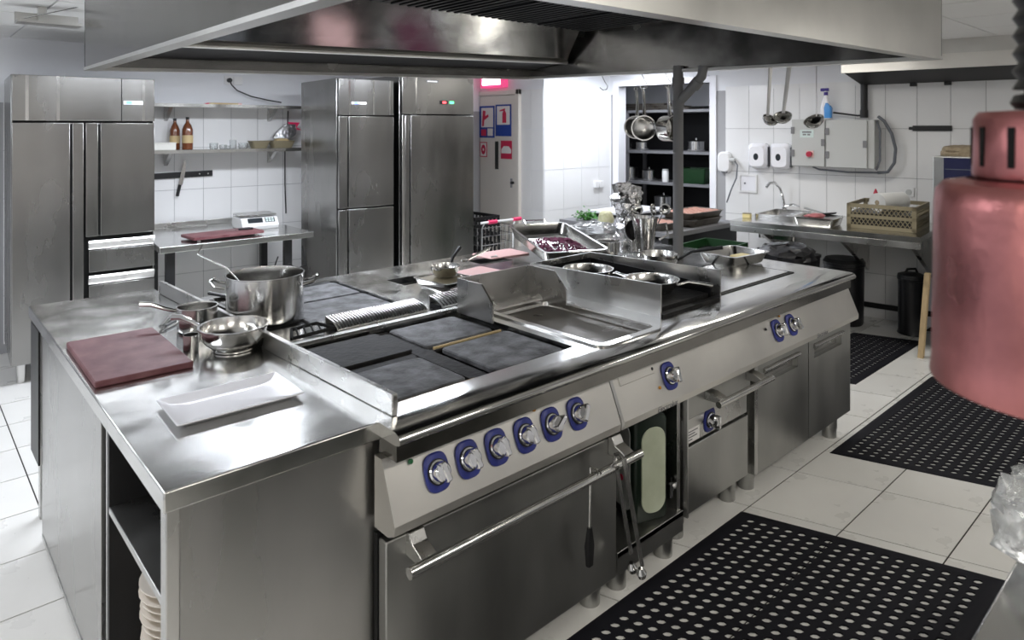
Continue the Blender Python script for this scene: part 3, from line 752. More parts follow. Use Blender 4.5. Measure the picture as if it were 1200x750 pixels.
o = MB().box(.38, .46, -.006, .001, 1.89, 1.92).build('switch', 'black_plastic', f3); MB().box(.405, .445, -.0075, -.005, 1.896, 1.914).build('red_lamp', 'led_red', o)
MB().box(.485, .525, -.0065, .001, 1.895, 1.917).build('green_lamp', 'led_green', f3)

# ------------------------------------------------------------------ back wall: shelves, table and what stands on them
def bthing(name, label, cat, s, off, z, group=None): return thing(name, label, cat, bk(s, off, z), BA, group)
s1 = bthing('wall_shelf', 'upper steel wall shelf holding a pencil below the sockets', 'shelf', 1.55, 0, 1.88)
s2 = bthing('wall_shelf', 'lower steel wall shelf holding bottles and trays', 'shelf', 1.55, 0, 1.50)
for s_, x0 in ((s1, 0), (s2, 1)):
    MB().box(-.62, .64, -.30, -.01, -.004, 0).box(-.62, .64, -.302, -.298, -.028, 0).build('board', 'steel_top', s_)
    for x in (-.45, .42): MB().prism([(-.012, -.14), (-.012, -.006), (-.24, -.006), (-.20, -.03)], 'x', x, x + .03).build('bracket', 'steel', s_)
pz = 1.8805
pc = bthing('pencil', 'pink and yellow pencil on the upper wall shelf', 'pencil', 1.55, .2, pz)
MB().cyl((-.14, 0, .008), (.10, 0, .008), .008, n=8).build('barrel', 'label_tan', pc); MB().cyl((-.14, 0, .008), (-.18, 0, .008), .008, .001, n=8).build('tip', 'sign_red', pc); MB().cyl((.10, 0, .008), (.13, 0, .008), .0085, n=8).build('eraser', 'pink_board', pc)
def bottle(s, off, label, h=.27, r=.042):
    t = bthing('glass_bottle', label, 'bottle', s, off, 1.5005, 'brown bottles')
    MB().lathe([(r - .004, 0), (r, .004), (r, h * .62), (r * .7, h * .75), (.014, h * .84), (.012, h * .93), (.012, h * .935)], 24).build('glass_body', 'amber', t)
    MB().lathe([(r + .0008, h * .20), (r + .0008, h * .44)], 24).build('paper_label', 'label_tan', t)
    MB().lathe([(.014, h * .93), (.014, h)], 16).build('cap', 'black_plastic', t)
bottle(1.245, .18, 'brown glass bottle with a tan label standing in front'); bottle(1.17, .08, 'brown glass bottle half hidden behind the other bottle', .26, .04)
bx = bthing('cardboard_box', 'low pale box lying on the lower wall shelf', 'box', 1.06, .15, 1.5005)
MB().box(-.09, .09, -.06, .06, 0, .05).build('carton', 'box_white', bx, bevel=.003); MB().box(-.092, .092, -.062, .062, .0505, .06).build('lid', 'box_white', bx)
for k, (s, w_, h_) in enumerate([(1.46, .035, .05), (1.53, .03, .035), (1.62, .028, .075), (1.70, .04, .05), (1.575, .025, .03)]):
    g_ = bthing('drinking_glass', ['upturned small glass nearest the brown bottle', 'tiny glass between two taller glasses', 'tall slim glass on the lower shelf', 'wide glass beside the baking tins', 'low round glass dish among the small glasses'][k], 'glass', s, .16 + .02 * (k % 2), 1.5005, 'small glassware')
    MB().lathe([(w_ * .8, 0), (w_, .004), (w_, h_), (w_ - .003, h_), (w_ * .75, .006), (0, .006)], 20).build('bowl', 'glass', g_)
for k, (s, hx) in enumerate([(1.84, .08), (2.055, .105)]):
    t = bthing('baking_tin', ['small shallow loaf tin on the wall shelf', 'shallow loaf tin heaped under a snack bag'][k], 'tin', s, .17 - .03 * k, 1.5005)
    MB().loft(tray_rings(hx, .07, .065, taper=.018, rim=.006, r=.02)).build('pan', 'crate_tan', t)
    if k: MB().loft([ring(.07, .045, .02, .03), ring(.06, .04, .02, .075), ring(.03, .02, .01, .09)]).build('filling', 'label_tan', t)
sb = bthing('snack_bag', 'crumpled silver and pink snack bag on a loaf tin', 'bag', 2.10, .13, 1.585)
bm_ = MB(); rr = []
for k in range(8):
    a = k / 7; w_ = .03 + .075 * math.sin(math.pi * (.2 + .7 * a)); rr.append([(p[0] + .10 * a - .06, p[1], p[2] + .10 * a * a + .0) for p in ring(w_, .035 * (1 - .7 * a) + .006, .02, 0 + .03 * a)])
bm_.loft(rr).build('pouch', 'foil', sb); MB().prism([(.03, .09), (.15, .075), (.10, .10), (.13, .145), (.02, .15), (.04, .12)], 'y', -.008, .008).build('pink_edge', 'pink_grip', sb)
mr_ = bthing('knife_rack', 'black magnetic knife strip on the tiles below the shelves', 'rack', 1.24, .006, 1.255)
MB().box(-.34, .25, -.018, 0, 0, .05, tmat(0, 0, 0, 0, R(-1.2), 0)).build('strip', 'black_plastic', mr_, bevel=.004)
for x in (.14, .21): MB().cyl((x, -.017, .028), (x, -.021, .028), .006, n=10).build('screw', 'chrome', mr_)
kn = bthing('chef_knife', 'chef knife hanging on the magnetic strip', 'knife', 1.20, .030, 1.10)
Mk = tmat(0, 0, 0, 0, R(12), 0)
MB().prism([(-.012, .10), (.020, .10), (.020, .20), (.006, .30), (-.012, .31)], 'y', -.0035, -.001, Mk).build('blade', 'polished', kn); MB().box(-.013, .013, -.009, .002, 0, .10, Mk).build('handle', 'black_plastic', kn, bevel=.004)
so = bthing('double_socket', 'double white wall socket with a black plug', 'socket', 1.69, 0, 2.075)
for x in (-.06, .02): MB().loft(rbox(.038, .038, .006, 0, .012, .002), tmat(x, 0, .03, R(90), 0, 0)).build('faceplate', 'white_plastic', so)
MB().cyl((-.06, -.012, .03), (-.06, -.045, .03), .020, n=16).build('plug', 'black_plastic', so)
MB().tube([(-.06, -.04, .03), (-.05, -.05, -.01), (.0, -.05, -.06), (.12, -.06, -.11), (.26, -.08, -.14), (.38, -.1, -.16)], .006, 8).build('cable', 'cable', so)
cbk = bthing('power_cable', 'dark power cable running down the tiles to the scale', 'cable', 2.13, .03, .86)
MB().tube([(.03, 0, .98), (.02, 0, .75), (0, 0, .6), (.0, 0, .3), (.01, .0, .02)], .006, 8).build('cord', 'cable', cbk)
wt = thing('side_table', 'steel wall table holding a scale and a red board', 'table', (1.95, 5.65, 0), 0)
def wtp(mb, n, m): return mb.build(n, m, wt, world=True, bevel=.003)
wtp(MB().prism([(1.39, 5.20), (2.53, 5.17), (2.53, 6.15), (1.50, 6.21)], 'z', .795, .84), 'worktop', 'steel_top')
wtp(MB().prism([(1.50, 6.20), (2.53, 6.14), (2.53, 6.15), (1.50, 6.212)], 'z', .8405, .885), 'backsplash', 'steel')
for (x, y) in ((1.45, 5.26), (2.32, 5.24), (2.46, 6.06), (1.56, 6.10)): wtp(MB().box(x, x + .06, y, y + .045, 0, .795), 'leg', 'black_plastic')
cb_ = thing('wire_coil', 'loop of black cable around the wall table leg', 'cable', (2.35, 5.22, .55))
MB().tube([(-.10, -.01, .12), (-.13, -.01, .04), (-.09, -.01, 0), (-.01, -.012, .05), (.06, -.01, .0), (.13, -.01, .03), (.10, -.01, .18)], .006, 8).build('loop', 'cable', cb_)
rbd = thing('cutting_board', 'dark red cutting board on the wall table', 'board', (1.90, 5.41, .8402), R(4))
MB().loft(rbox(.27, .13, .01, .012, .034, .003)).build('slab', 'red_board', rbd)
for (x, y) in ((-.22, -.09), (.22, -.09), (.22, .09), (-.22, .09)): MB().cyl((x, y, 0), (x, y, .0125), .012, n=10).build('foot', 'white_plastic', rbd)
kb_ = thing('paring_knife', 'dark knife lying on the red wall-table board', 'knife', (2.03, 5.42, .8745), R(-6))
MB().box(-.01, .10, -.011, .011, 0, .015).build('handle', 'black_plastic', kb_, bevel=.004); MB().prism([(-.01, -.009), (-.01, .010), (-.14, -.008)], 'z', .004, .006).build('blade', 'polished', kb_)
sc = thing('kitchen_scale', 'white kitchen scale with steel platform and dark display', 'scale', (2.275, 5.725, .8402), R(-4))
MB().prism([(-.13, .0), (-.15, .03), (-.135, .05), (-.10, .095), (.13, .095), (.15, .03), (.13, 0)], 'x', -.15, .15).build('housing', 'white_plastic', sc, bevel=.006)
MB().loft(rbox(.15, .115, .02, .106, .118, .003, 0, .02)).build('platform', 'steel', sc); MB().cyl((0, .02, .095), (0, .02, .107), .05).build('post', 'black_plastic', sc)
Md = tmat(0, -.119, .073, R(52), 0, 0)
MB().box(-.10, .02, -.022, .022, 0, .004, Md).build('display', 'display', sc); kp = MB().box(.04, .12, -.022, .022, 0, .003, Md).build('keypad', 'display', sc)
for k in range(6): MB().box(.046 + .024 * (k % 3), .064 + .024 * (k % 3), -.018 + .021 * (k // 3), -.003 + .021 * (k // 3), .003, .005, Md).build('key', 'plate_print', kp)
for x in (-.12, .12): MB().cyl((x, -.10, -.0), (x, -.10, .004), .014, n=10).build('foot', 'black_plastic', sc)

# ------------------------------------------------------------------ shopping cart by the door
ct = thing('shopping_cart', 'wire shopping cart with pink handle grips and a black basket', 'cart', (4.28, 5.2, 0), 0)
def wire(pts, n='wire', m='chrome', r=.004): return MB().tube(pts, r, 6).build(n, m, ct, world=True)
X0, X1, Y0, Y1, Zb, Zt = 4.07, 4.47, 4.90, 5.55, .42, .74
hb = MB().tube([(4.03, 4.86, .80), (4.52, 4.86, .80)], .011, 10).build('handle_bar', 'white_plastic', ct, world=True)
for x in (4.12, 4.43): MB().tube([(x, 4.86, .80), (x + .10, 4.86, .80)], .019, 12).build('grip', 'pink_grip', hb, world=True)
for x in (X0, X1): wire([(x, 4.86, .80), (x, Y0, Zt), (x, Y0, .16), (x, 5.5, .10)], 'frame_tube', 'chrome', .010)
for z in (Zb, .50, .58, .66, Zt): wire([(X0, Y0, z), (X1, Y0, z), (X1, Y1, z), (X0, Y1, z), (X0, Y0, z)], 'hoop')
for k in range(9):
    x = X0 + (X1 - X0) * k / 8; wire([(x, Y0, Zt), (x, Y0, Zb), (x, Y1, Zb), (x, Y1, Zt)])
for k in range(1, 10):
    y = Y0 + (Y1 - Y0) * k / 10; wire([(X0, y, Zt), (X0, y, Zb), (X1, y, Zb), (X1, y, Zt)])
wire([(X0, 4.92, .16), (X1, 4.92, .16), (X1, 5.5, .12), (X0, 5.5, .12), (X0, 4.92, .16)], 'base_frame', 'chrome', .010)
for x in (X0, X1):
    for y in (4.95, 5.48):
        MB().cyl((x - .012, y, .05), (x + .012, y, .05), .048, n=18).build('wheel', 'black_plastic', ct, world=True); MB().box(x - .016, x + .016, y - .01, y + .01, .05, .14).build('fork', 'chrome', ct, world=True)
bk_ = thing('black_basket', 'black slotted plastic basket inside the shopping cart', 'basket', (4.22, 5.2, .43), R(0))
m = MB()
for z in (.43, .53, .63, .73, .80): m.box(4.09, 4.40, 5.02, 5.035, z, z + .03).box(4.09, 4.105, 5.02, 5.45, z, z + .03).box(4.385, 4.40, 5.02, 5.45, z, z + .03).box(4.09, 4.40, 5.435, 5.45, z, z + .03)
m.build('slat_band', 'black_plastic', bk_, world=True)
m = MB()
for k in range(7): m.box(4.09 + .05 * k, 4.10 + .05 * k, 5.019, 5.03, .43, .83)
for k in range(8): m.box(4.386, 4.401, 5.03 + .055 * k, 5.045 + .055 * k, .43, .83)
m.box(4.09, 4.40, 5.02, 5.45, .428, .436).build('basket_post', 'black_plastic', bk_, world=True)

# ------------------------------------------------------------------ pots and pans
def lathe_pot(t, r, h, name='bowl', th=.003, m='polished', flare=0.0, rb=None, z=0, n=48):
    rb = r if rb is None else rb
    pr = [(rb - .012, z), (rb - .003, z + .003), (rb, z + .012)]
    for k in range(1, 6):
        a = k / 5; pr.append((rb + (r - rb) * (a ** .6), z + .012 + (h - .016) * a))
    pr += [(r + flare + .004, z + h - .002), (r + flare + .004, z + h), (r + flare - .002, z + h)]
    for k in range(5, 0, -1):
        a = k / 5; pr.append((rb + (r - rb) * (a ** .6) - th, z + .012 + (h - .016) * a))
    pr += [(rb - .015, z + .006), (0, z + .006)]
    return MB().lathe(pr, n).build(name, m, t)
sp = thing('stock_pot', 'large steel stock pot with two loop handles on the rear hot plate', 'pot', (1.128, 2.735, .8935), R(0))
lathe_pot(sp, .150, .196)
for a in (150, -28):
    ca, sa = math.cos(R(a)), math.sin(R(a)); tx, ty = -sa, ca
    MB().tube([(ca * .148 + tx * .045, sa * .148 + ty * .045, .150), (ca * .185 + tx * .045, sa * .185 + ty * .045, .158), (ca * .205 + tx * .025, sa * .205 + ty * .025, .176), (ca * .205 - tx * .025, sa * .205 - ty * .025, .176), (ca * .185 - tx * .045, sa * .185 - ty * .045, .158), (ca * .148 - tx * .045, sa * .148 - ty * .045, .150)], .0065, 8).build('handle', 'polished', sp)
sk = thing('skimmer', 'thin steel skimmer leaning out of the stock pot', 'skimmer', (1.128, 2.735, .90))
MB().tube([(.02, -.03, .01), (-.12, .10, .21), (-.20, .20, .265)], .0035, 6).build('handle', 'polished', sk); MB().tube([(-.20, .20, .265), (-.17, .235, .295)], .003, 6).build('hook_end', 'polished', sk)
MB().lathe([(.05, .002), (.05, .005), (.02, .001), (0, .0)], 20, c=(.05, -.05, .004)).build('disc', 'polished', sk)
def long_handle(t, pts, r0=.010, m='polished'):
    MB().tube(pts, [r0 * (.8 + .5 * k / (len(pts) - 1)) for k in range(len(pts))], 10).build('handle', m, t)
x_, y_ = at(243, 386, .9)
sp2 = thing('saucepan', 'small straight-sided saucepan with its handle pointing at the refrigerators', 'pan', (.876, 2.775, .9005), 0)
lathe_pot(sp2, .072, .092)
long_handle(sp2, [(-.066, .028, .078), (-.10, .045, .088), (-.14, .075, .105), (-.175, .10, .108)], .009)
x_, y_ = at(277, 410, .9)
sp3 = thing('saute_pan', 'round-bottomed steel pan with a raised handle beside the raised edge', 'pan', (.895, 2.445, .9005), 0)
MB().lathe([(.060, 0), (.070, .002), (.070, .007), (.060, .008)], 32).build('foot_ring', 'polished', sp3)
MB().lathe([(.06, .0082), (.074, .011), (.095, .026), (.108, .048), (.114, .080), (.119, .083), (.119, .086), (.111, .086), (.105, .048), (.092, .029), (.07, .016), (0, .014)], 48).build('bowl', 'polished', sp3)
long_handle(sp3, [(-.085, .07, .075), (-.11, .10, .095), (-.135, .135, .108), (-.155, .165, .106)], .009)
x_, y_ = at(240, 402, .9)
cy = thing('pastry_ring', 'narrow steel ring mould standing beside the saucepans', 'ring', (.775, 2.52, .9005))
MB().lathe([(.026, 0), (.026, .058), (.0245, .058), (.0245, 0), (.026, 0)], 28).build('band', 'polished', cy)
x_, y_ = at(205, 376, .9)
tg = thing('tongs', 'steel and black tongs lying beside the saucepan', 'tongs', (x_, y_, .9005), R(52))
for a in (-1, 1):
    MB().tube([(-.11, .008 * a, .010), (.02, .030 * a, .010), (.11, .022 * a, .012)], [.006, .007, .008], 8).build('arm', 'polished' if a > 0 else 'black_plastic', tg)
MB().tube([(-.115, -.01, .012), (-.135, 0, .012), (-.115, .01, .012)], .005, 8).build('spring_bow', 'polished', tg)

x_, y_ = at(154, 423, .91)
bd = thing('cutting_board', 'brown-red scratched cutting board on the prep table', 'board', (.594, 2.60, .9003), R(-1))
MB().loft(rbox(.140, .255, .008, 0, .020, .003)).build('slab', 'red_board', bd)
wtY = thing('serving_plate', 'white rectangular serving plate on the prep table', 'plate', (.714, 1.97, .9003), R(-2))
MB().loft([ring(.14, .08, .006, 0), ring(.145, .085, .006, .003), ring(.17, .108, .006, .016), ring(.17, .108, .006, .019), ring(.163, .101, .006, .018), ring(.145, .083, .006, .008), ring(.10, .05, .006, .006)]).build('dish', 'white_gloss', wtY)

def fry(name, label, x, y, z, r, h, hang, hl, m='polished', hm='polished', rise=.04, rz=0):
    t = thing(name, label, 'pan', (x, y, z), 0)
    lathe_pot(t, r, h, rb=r * .78)
    c, s_ = math.cos(R(hang)), math.sin(R(hang))
    MB().tube([(c * (r - .004), s_ * (r - .004), h * .6), (c * (r + hl * .3), s_ * (r + hl * .3), h + rise * .4), (c * (r + hl), s_ * (r + hl), h + rise)], [.007, .008, .011], 10).build('handle', hm, t)
    return t
fry('frying_pan', 'shallow steel frying pan at the back of the black hob', 2.555, 2.25, .9265, .122, .060, -75, .08, rise=-.02)
fry('frying_pan', 'shallow steel frying pan with handle at the front of the black hob', 2.60, 1.90, .9265, .122, .060, -62, .15, rise=-.015)
fry('frying_pan', 'wide pan with a long black handle behind the black hob', 3.20, 2.29, .9005, .11, .075, -70, .24, hm='black_plastic', rise=.06)
x_, y_ = at(511, 328, .95)
fry('saucepan', 'small saucepan with a black handle on the stacked trays', 1.985, 2.665, .9655, .072, .05, 32, .13, hm='black_plastic', rise=.05)
ld_ = thing('serving_spoon', 'steel serving spoon resting across the small saucepan', 'spoon', (2.09, 2.63, 1.032))
MB().tube([(0, 0, 0), (.20, .06, .03)], [.006, .008], 8).build('handle', 'polished', ld_); MB().lathe([(.022, .0), (.018, -.006), (0, -.01)], 16, c=(-.015, -.005, .004)).build('bowl', 'polished', ld_)
for k in range(2):
    t = thing('steel_tray', ['lower shallow steel tray in the stack by the griddle', 'upper shallow steel tray under the small saucepan'][k], 'tray', (1.975 - .01 * k, 2.635 + .005 * k, .9005 + .0325 * k), R(8 * k - 3))
    MB().loft(tray_rings(.098, .118, .031, taper=.008, rim=.008, r=.02)).build('pan', 'polished', t)
    if k: MB().loft([ring(.085, .105, .02, .02), ring(.085, .105, .02, .024)]).build('contents', 'crate_tan', t)
for k, (px_, py_, l) in enumerate([(2.30, 2.83, 'pink tinted cutting sheet next to the rear well'), (2.78, 3.16, 'pink tinted cutting sheet under the roasting tin')]):
    t = thing('cutting_sheet', l, 'board', (px_, py_, .9003), R(6 - 10 * k))
    MB().loft(rbox(.15, .10, .012, 0, .008, .002)).build('slab', 'pink_board', t)
    MB().tube([(-.13, -.07, .011), (-.09, -.08, .013), (-.08, -.05, .012)], .004, 6).build('hanging_loop', 'white_plastic', t)
# rear white tray and whisk beside the pot
wtr = thing('steel_tray', 'bright shallow tray lying behind the stock pot', 'tray', (1.14, 3.06, .8937), R(0))
MB().loft(tray_rings(.085, .11, .022, taper=.006, rim=.008, r=.02)).build('pan', 'polished', wtr)
wk = thing('whisk', 'dark wire whisk lying on the bright tray', 'whisk', (1.13, 3.08, .925), R(120))
MB().tube([(.02, 0, 0), (.14, 0, .01)], .008, 8).build('handle', 'black_plastic', wk)
for a in (-2, -1, 1, 2): MB().tube([(.02, 0, 0), (-.03, .012 * a, .0), (-.075, .010 * a, .0), (-.09, 0, 0)], .0015, 5).build('wire', 'chrome', wk)

# ------------------------------------------------------------------ things hanging from the hood rim, and the drain pipe
def s_hook(x, y, z, label):
    t = thing('s_hook', label, 'hook', (x, y, z), 0, 'hooks on the hood rim')
    a = Vector((CS, -SN, 0))
    pts = [Vector((0, 0, .02)) - a * .035, Vector((0, 0, .035)) - a * .02, Vector((0, 0, .02)) - a * .004, Vector((0, 0, -.06)) + a * .035, Vector((0, 0, -.085)) + a * .052, Vector((0, 0, -.108)) + a * .045, Vector((0, 0, -.112)) + a * .02, Vector((0, 0, -.095)) - a * .0]
    MB().tube(pts, .003, 8).build('wire', 'chrome', t)
s_hook(3.49, 2.97, 2.045, 'empty steel hook on the hood rim beside the projecting wall')
s_hook(3.51, 2.66, 2.040, 'steel hook carrying two hanging pans')
s_hook(3.525, 2.49, 2.038, 'steel hook carrying the pan beside the grey pipe')
def hang_pan(label, x, y, ztop, yaw, r, h, tilt=0.0):
    """pan hung by its handle end; bowl axis horizontal along yaw"""
    t = thing('hanging_pan', label, 'pan', (x, y, ztop), yaw, 'pans hanging from the hood')
    L = .17
    M = tmat(0, 0, -L - r, R(90), 0, 0) @ Matrix.Rotation(tilt, 4, 'X')
    MB().lathe([(r - .02, 0), (r - .004, .004), (r, .016), (r, h), (r + .004, h + .001), (r + .004, h + .003), (r - .003, h + .003), (r - .003, .016), (r - .02, .006), (0, .006)], 36, M=M @ Matrix.Translation((0, 0, -h / 2))).build('bowl', 'polished', t)
    MB().tube([(0, 0, 0), (.006, 0, -.03), (.010, 0, -.10), (.008, -.01, -L + .004)], [.007, .010, .009, .012], 10).build('handle', 'polished', t)
    MB().tube(arc((0, 0, .006), .010, 0, 360, 14), .003, 6).build('hanging_ring', 'polished', t)
hang_pan('steel saucepan hanging with its round base showing', 3.49, 2.62, 1.925, R(-42), .075, .075)
hang_pan('steel saucepan hanging turned sideways behind another pan', 3.545, 2.715, 1.925, R(-55), .070, .08)
hang_pan('steel saucepan hanging close beside the grey pipe', 3.53, 2.46, 1.925, R(0), .078, .085)
def ladle(label, x, y, ztop, L, rb, ang, thin=False, spread=0.0):
    t = thing('ladle', label, 'ladle', (x, y, ztop), ang, 'ladles hanging from the hood')
    w_ = .003 if thin else .011
    if thin: MB().tube([(0, 0, .02), (0, 0, 0), (spread, 0, -L)], .0025, 6).build('handle', 'chrome', t)
    else: MB().loft([[(p[0] + spread * k, p[1], -L * k) for p in ring(.013 - .004 * k, .0025, .002, 0)] for k in (0, .5, 1)]).build('handle', 'steel', t)
    M = tmat(spread, -rb * .5, -L - rb * .35, R(38), 0, 0)
    MB().lathe([(0.004, -rb * .75), (rb * .6, -rb * .62), (rb * .92, -rb * .3), (rb, 0), (rb - .003, 0), (rb * .88, -rb * .28), (rb * .56, -rb * .56), (0, -rb * .68)], 24, M=M).build('bowl', 'polished', t)
ladle('broad-handled ladle hanging with its bowl turned down', 3.535, 1.80, 2.01, .265, .044, R(-20), spread=-.02)
ladle('broad-handled ladle hanging with its shallow bowl sideways', 3.545, 1.70, 2.01, .25, .048, R(-75), spread=-.03)
ladle('wire-handled ladle hanging before the electrical box', 3.555, 1.56, 2.01, .27, .052, R(-100), True, .0)
dpz = thing('drain_pipe', 'grey branched pipe standing at the back of the island', 'pipe', (3.47, 2.345, .9), 0)
MB().cyl((0, 0, .002), (0, 0, 1.15), .030, n=20).build('riser', 'grey_pipe', dpz)
MB().tube([(0, 0, .93), (.0, -.07, .99), (0, -.16, 1.08), (.0, -.17, 1.14)], .028, 16).build('branch', 'grey_pipe', dpz)
for z in (.925, 1.06): MB().cyl((0, 0, z - .02), (0, 0, z + .02), .036, n=20).build('collar', 'grey_pipe', dpz)
MB().tube([(0, -.105, 1.02), (0, -.14, 1.055)], .034, 16).build('branch_collar', 'grey_pipe', dpz)

# ------------------------------------------------------------------ island, far side
rt_ = thing('roasting_tin', 'large steel roasting tin of chopped red onion', 'tin', (3.02, 2.93, .942), R(-25))
rt_.rotation_euler = (R(5), 0, R(-25))
MB().loft(tray_rings(.19, .35, .075, taper=.02, rim=.012, r=.04)).build('pan', 'polished', rt_)
for s_ in (-1, 1): MB().tube([(-.07, s_ * .36, .07), (-.07, s_ * .40, .085), (.07, s_ * .40, .085), (.07, s_ * .36, .07)], .006, 8).build('handle', 'chrome', rt_)
m = MB()
for k in range(700):
    a, b_ = random.uniform(-.15, .15), random.uniform(-.30, .12)
    z = .016 + .05 * max(0, 1 - (a / .16) ** 2) * max(.1, 1 - ((b_ + .08) / .24) ** 2) * random.uniform(.3, 1)
    M = tmat(a, b_, z, random.uniform(-.6, .6), random.uniform(-.6, .6), random.uniform(0, 6.3))
    m.add([(-.016, -.004, 0), (0, -.006, .004), (.016, -.004, 0), (.016, .004, 0), (0, .003, .005), (-.016, .004, 0)], [(0, 1, 4, 5), (1, 2, 3, 4)], M)
m.build('chopped_onion', 'onion', rt_, kind='stuff')
wr_ = thing('wrapped_tray', 'tray under crumpled clear film behind the roasting tin', 'tray', (3.60, 3.12, .9005), R(-28))
MB().loft(tray_rings(.15, .10, .06, taper=.015, rim=.008, r=.03)).build('pan', 'polished', wr_)
def crumple(t, name, m, hx, hy, h, z0, amp, seed, nu=18, nv=10, drop=True):
    rnd = random.Random(seed); vs, fs = [], []
    for j in range(nv + 1):
        for i in range(nu):
            a = 2 * math.pi * i / nu; ph = (j / nv) * math.pi / 2
            rr_ = math.cos(ph) ** .45 if j < nv else 0.0
            vs.append((hx * rr_ * math.cos(a) + rnd.uniform(-amp, amp), hy * rr_ * math.sin(a) + rnd.uniform(-amp, amp), z0 + h * math.sin(ph) ** .8 + (rnd.uniform(-amp, amp) if j else 0)))
    for j in range(nv):
        for i in range(nu): fs.append((j * nu + i, j * nu + (i + 1) % nu, (j + 1) * nu + (i + 1) % nu, (j + 1) * nu + i))
    fs.append(tuple(range(nu))[::-1]); fs.append(tuple(nv * nu + i for i in range(nu)))
    return MB().add(vs, fs).build(name, m, t, sharp=20)
crumple(wr_, 'film', 'plastic_film', .16, .11, .06, .0625, .010, 3)
fo = thing('foil_bundle', 'tall bundle wrapped in crumpled foil', 'foil', (3.60, 2.82, .9005))
rnd = random.Random(11); rr = []
for k in range(13):
    a = k / 12; w_ = .065 + .035 * a + (.012 * math.sin(9 * a)); rr.append([(w_ * math.cos(t) + rnd.uniform(-.024, .024) - .02 * a, w_ * .8 * math.sin(t) + rnd.uniform(-.024, .024), .39 * a + rnd.uniform(-.012, .012) * (0 < k < 12) + (.04 * math.cos(t + 2.6) if k == 12 else 0)) for t in [2 * math.pi * i / 17 for i in range(17)]])
MB().loft(rr).build('wrapping', 'foil', fo, sharp=3)
MB().tube([(-.06, .0, .36), (-.02, .0, .41), (.02, 0, .45)], .004, 6).build('poking_wire', 'chrome', fo)
jg = thing('steel_jug', 'tapered steel jug filled with ladles and spoons', 'jug', (3.385, 2.525, .9005))
MB().lathe([(.055, 0), (.058, .004), (.045, .02), (.050, .04), (.078, .235), (.082, .237), (.082, .240), (.074, .240), (.047, .045), (0, .04)], 32).build('cup', 'polished', jg)
MB().tube([(.06, -.05, .19), (.10, -.085, .20), (.11, -.09, .13), (.07, -.055, .10)], .007, 8).build('handle', 'polished', jg)
for k, (dx, dy, r, l, cat) in enumerate([(-.02, .03, .038, 'round ladle bowl up in the steel jug', 'ladle'), (.04, -.02, .034, 'small ladle leaning over the jug rim', 'ladle'), (.0, -.05, .030, 'serving spoon standing in the steel jug', 'spoon'), (.075, -.06, .036, 'wide spoon tipped out of the jug beside the pipe', 'spoon')]):
    t = thing('kitchen_' + cat, l, cat, (3.385, 2.525, .95), 0, 'utensils in the steel jug')
    MB().tube([(dx * .1, dy * .1, 0), (dx * 1.2, dy * 1.2, .22)], .004, 6).build('handle', 'chrome', t)
    MB().lathe([(0.002, -r * .5), (r * .7, -r * .35), (r, 0), (r - .002, .001), (r * .6, -r * .3), (0, -r * .42)], 20, M=tmat(dx * 1.3, dy * 1.3, .235, R(60 + 15 * k), 0, R(-40 + 50 * k))).build('bowl', 'polished', t)
pk = thing('steel_pot', 'low steel pot with a dark rim between roasting tin and jug', 'pot', (3.30, 2.74, .9005))
lathe_pot(pk, .07, .08); MB().lathe([(.066, .05), (.066, .054)], 24).build('sauce', 'iron_dark', pk)
bo = thing('mixing_bowl', 'dark hollow bowl leaning before the foil bundle', 'bowl', (3.49, 2.66, .9805), 0)
MB().lathe([(.004, -.045), (.05, -.036), (.075, 0), (.078, .004), (.074, .004), (.047, -.030), (0, -.038)], 28, M=tmat(0, 0, .05, R(62), 0, R(-42))).build('bowl', 'iron_dark', bo)
MB().lathe([(.05, -.08), (.05, -.01), (.04, 0)], 20).build('pedestal', 'polished', bo)
gn = thing('steel_tray', 'deep steel tray with a slab of butter on the smooth plate', 'tray', (3.60, 2.06, .9065), R(-6))
MB().loft(tray_rings(.165, .125, .062, taper=.018, rim=.012, r=.03)).build('pan', 'polished', gn)
MB().loft(rbox(.06, .05, .01, .012, .038, .004, .05, -.03)).build('butter', 'butter', gn)
fl_ = thing('film_scraps', 'scrap of crumpled clear film beside the low pot', 'film', (3.19, 2.50, .9005))
crumple(fl_, 'film', 'plastic_film', .07, .06, .05, 0, .010, 9, 12, 6)

# ------------------------------------------------------------------ right wall fittings (local x along the wall, +y into the room)
def rthing(name, label, cat, s, off, z, group=None): return thing(name, label, cat, rt(s, off, z), RA, group)
for k, (s, l) in enumerate([(1.075, 'white wall dispenser beside the socket'), (.862, 'white wall dispenser beside the electrical box')]):
    t = rthing('soap_dispenser', l, 'dispenser', s, .0065, 1.287, 'wall dispensers')
    MB().loft([[(p[0], p[2], p[1]) for p in r_] for r_ in (ring(.085, .115, .03, 0, 0, .122), ring(.095, .122, .035, .02, 0, .122), ring(.092, .120, .04, .075, 0, .125), ring(.07, .095, .04, .115, 0, .118))]).build('cover', 'white_gloss', t)
    MB().lathe([(.024, 0), (.024, .006), (0, .006)], 20, M=tmat(.005, .110, .115, R(-90), 0, 0) @ Matrix.Scale(1.4, 4, (0, 1, 0))).build('sight_window', 'display', t)
    MB().box(-.095, -.088, .01, .07, .02, .21).build('side_cheek', 'hose_grey', t)
ws = rthing('wall_socket', 'white rounded wall socket with a plugged-in grey cable', 'socket', 1.43, .0065, 1.23)
MB().loft([[(p[0], p[2], p[1]) for p in r_] for r_ in (ring(.07, .105, .05, 0, 0, .105), ring(.07, .105, .05, .04, 0, .105), ring(.055, .09, .045, .06, 0, .105))]).build('cover', 'white_plastic', ws)
MB().cyl((-.06, .04, .13), (-.11, .04, .13), .022, n=14).build('plug', 'grey_box', ws)
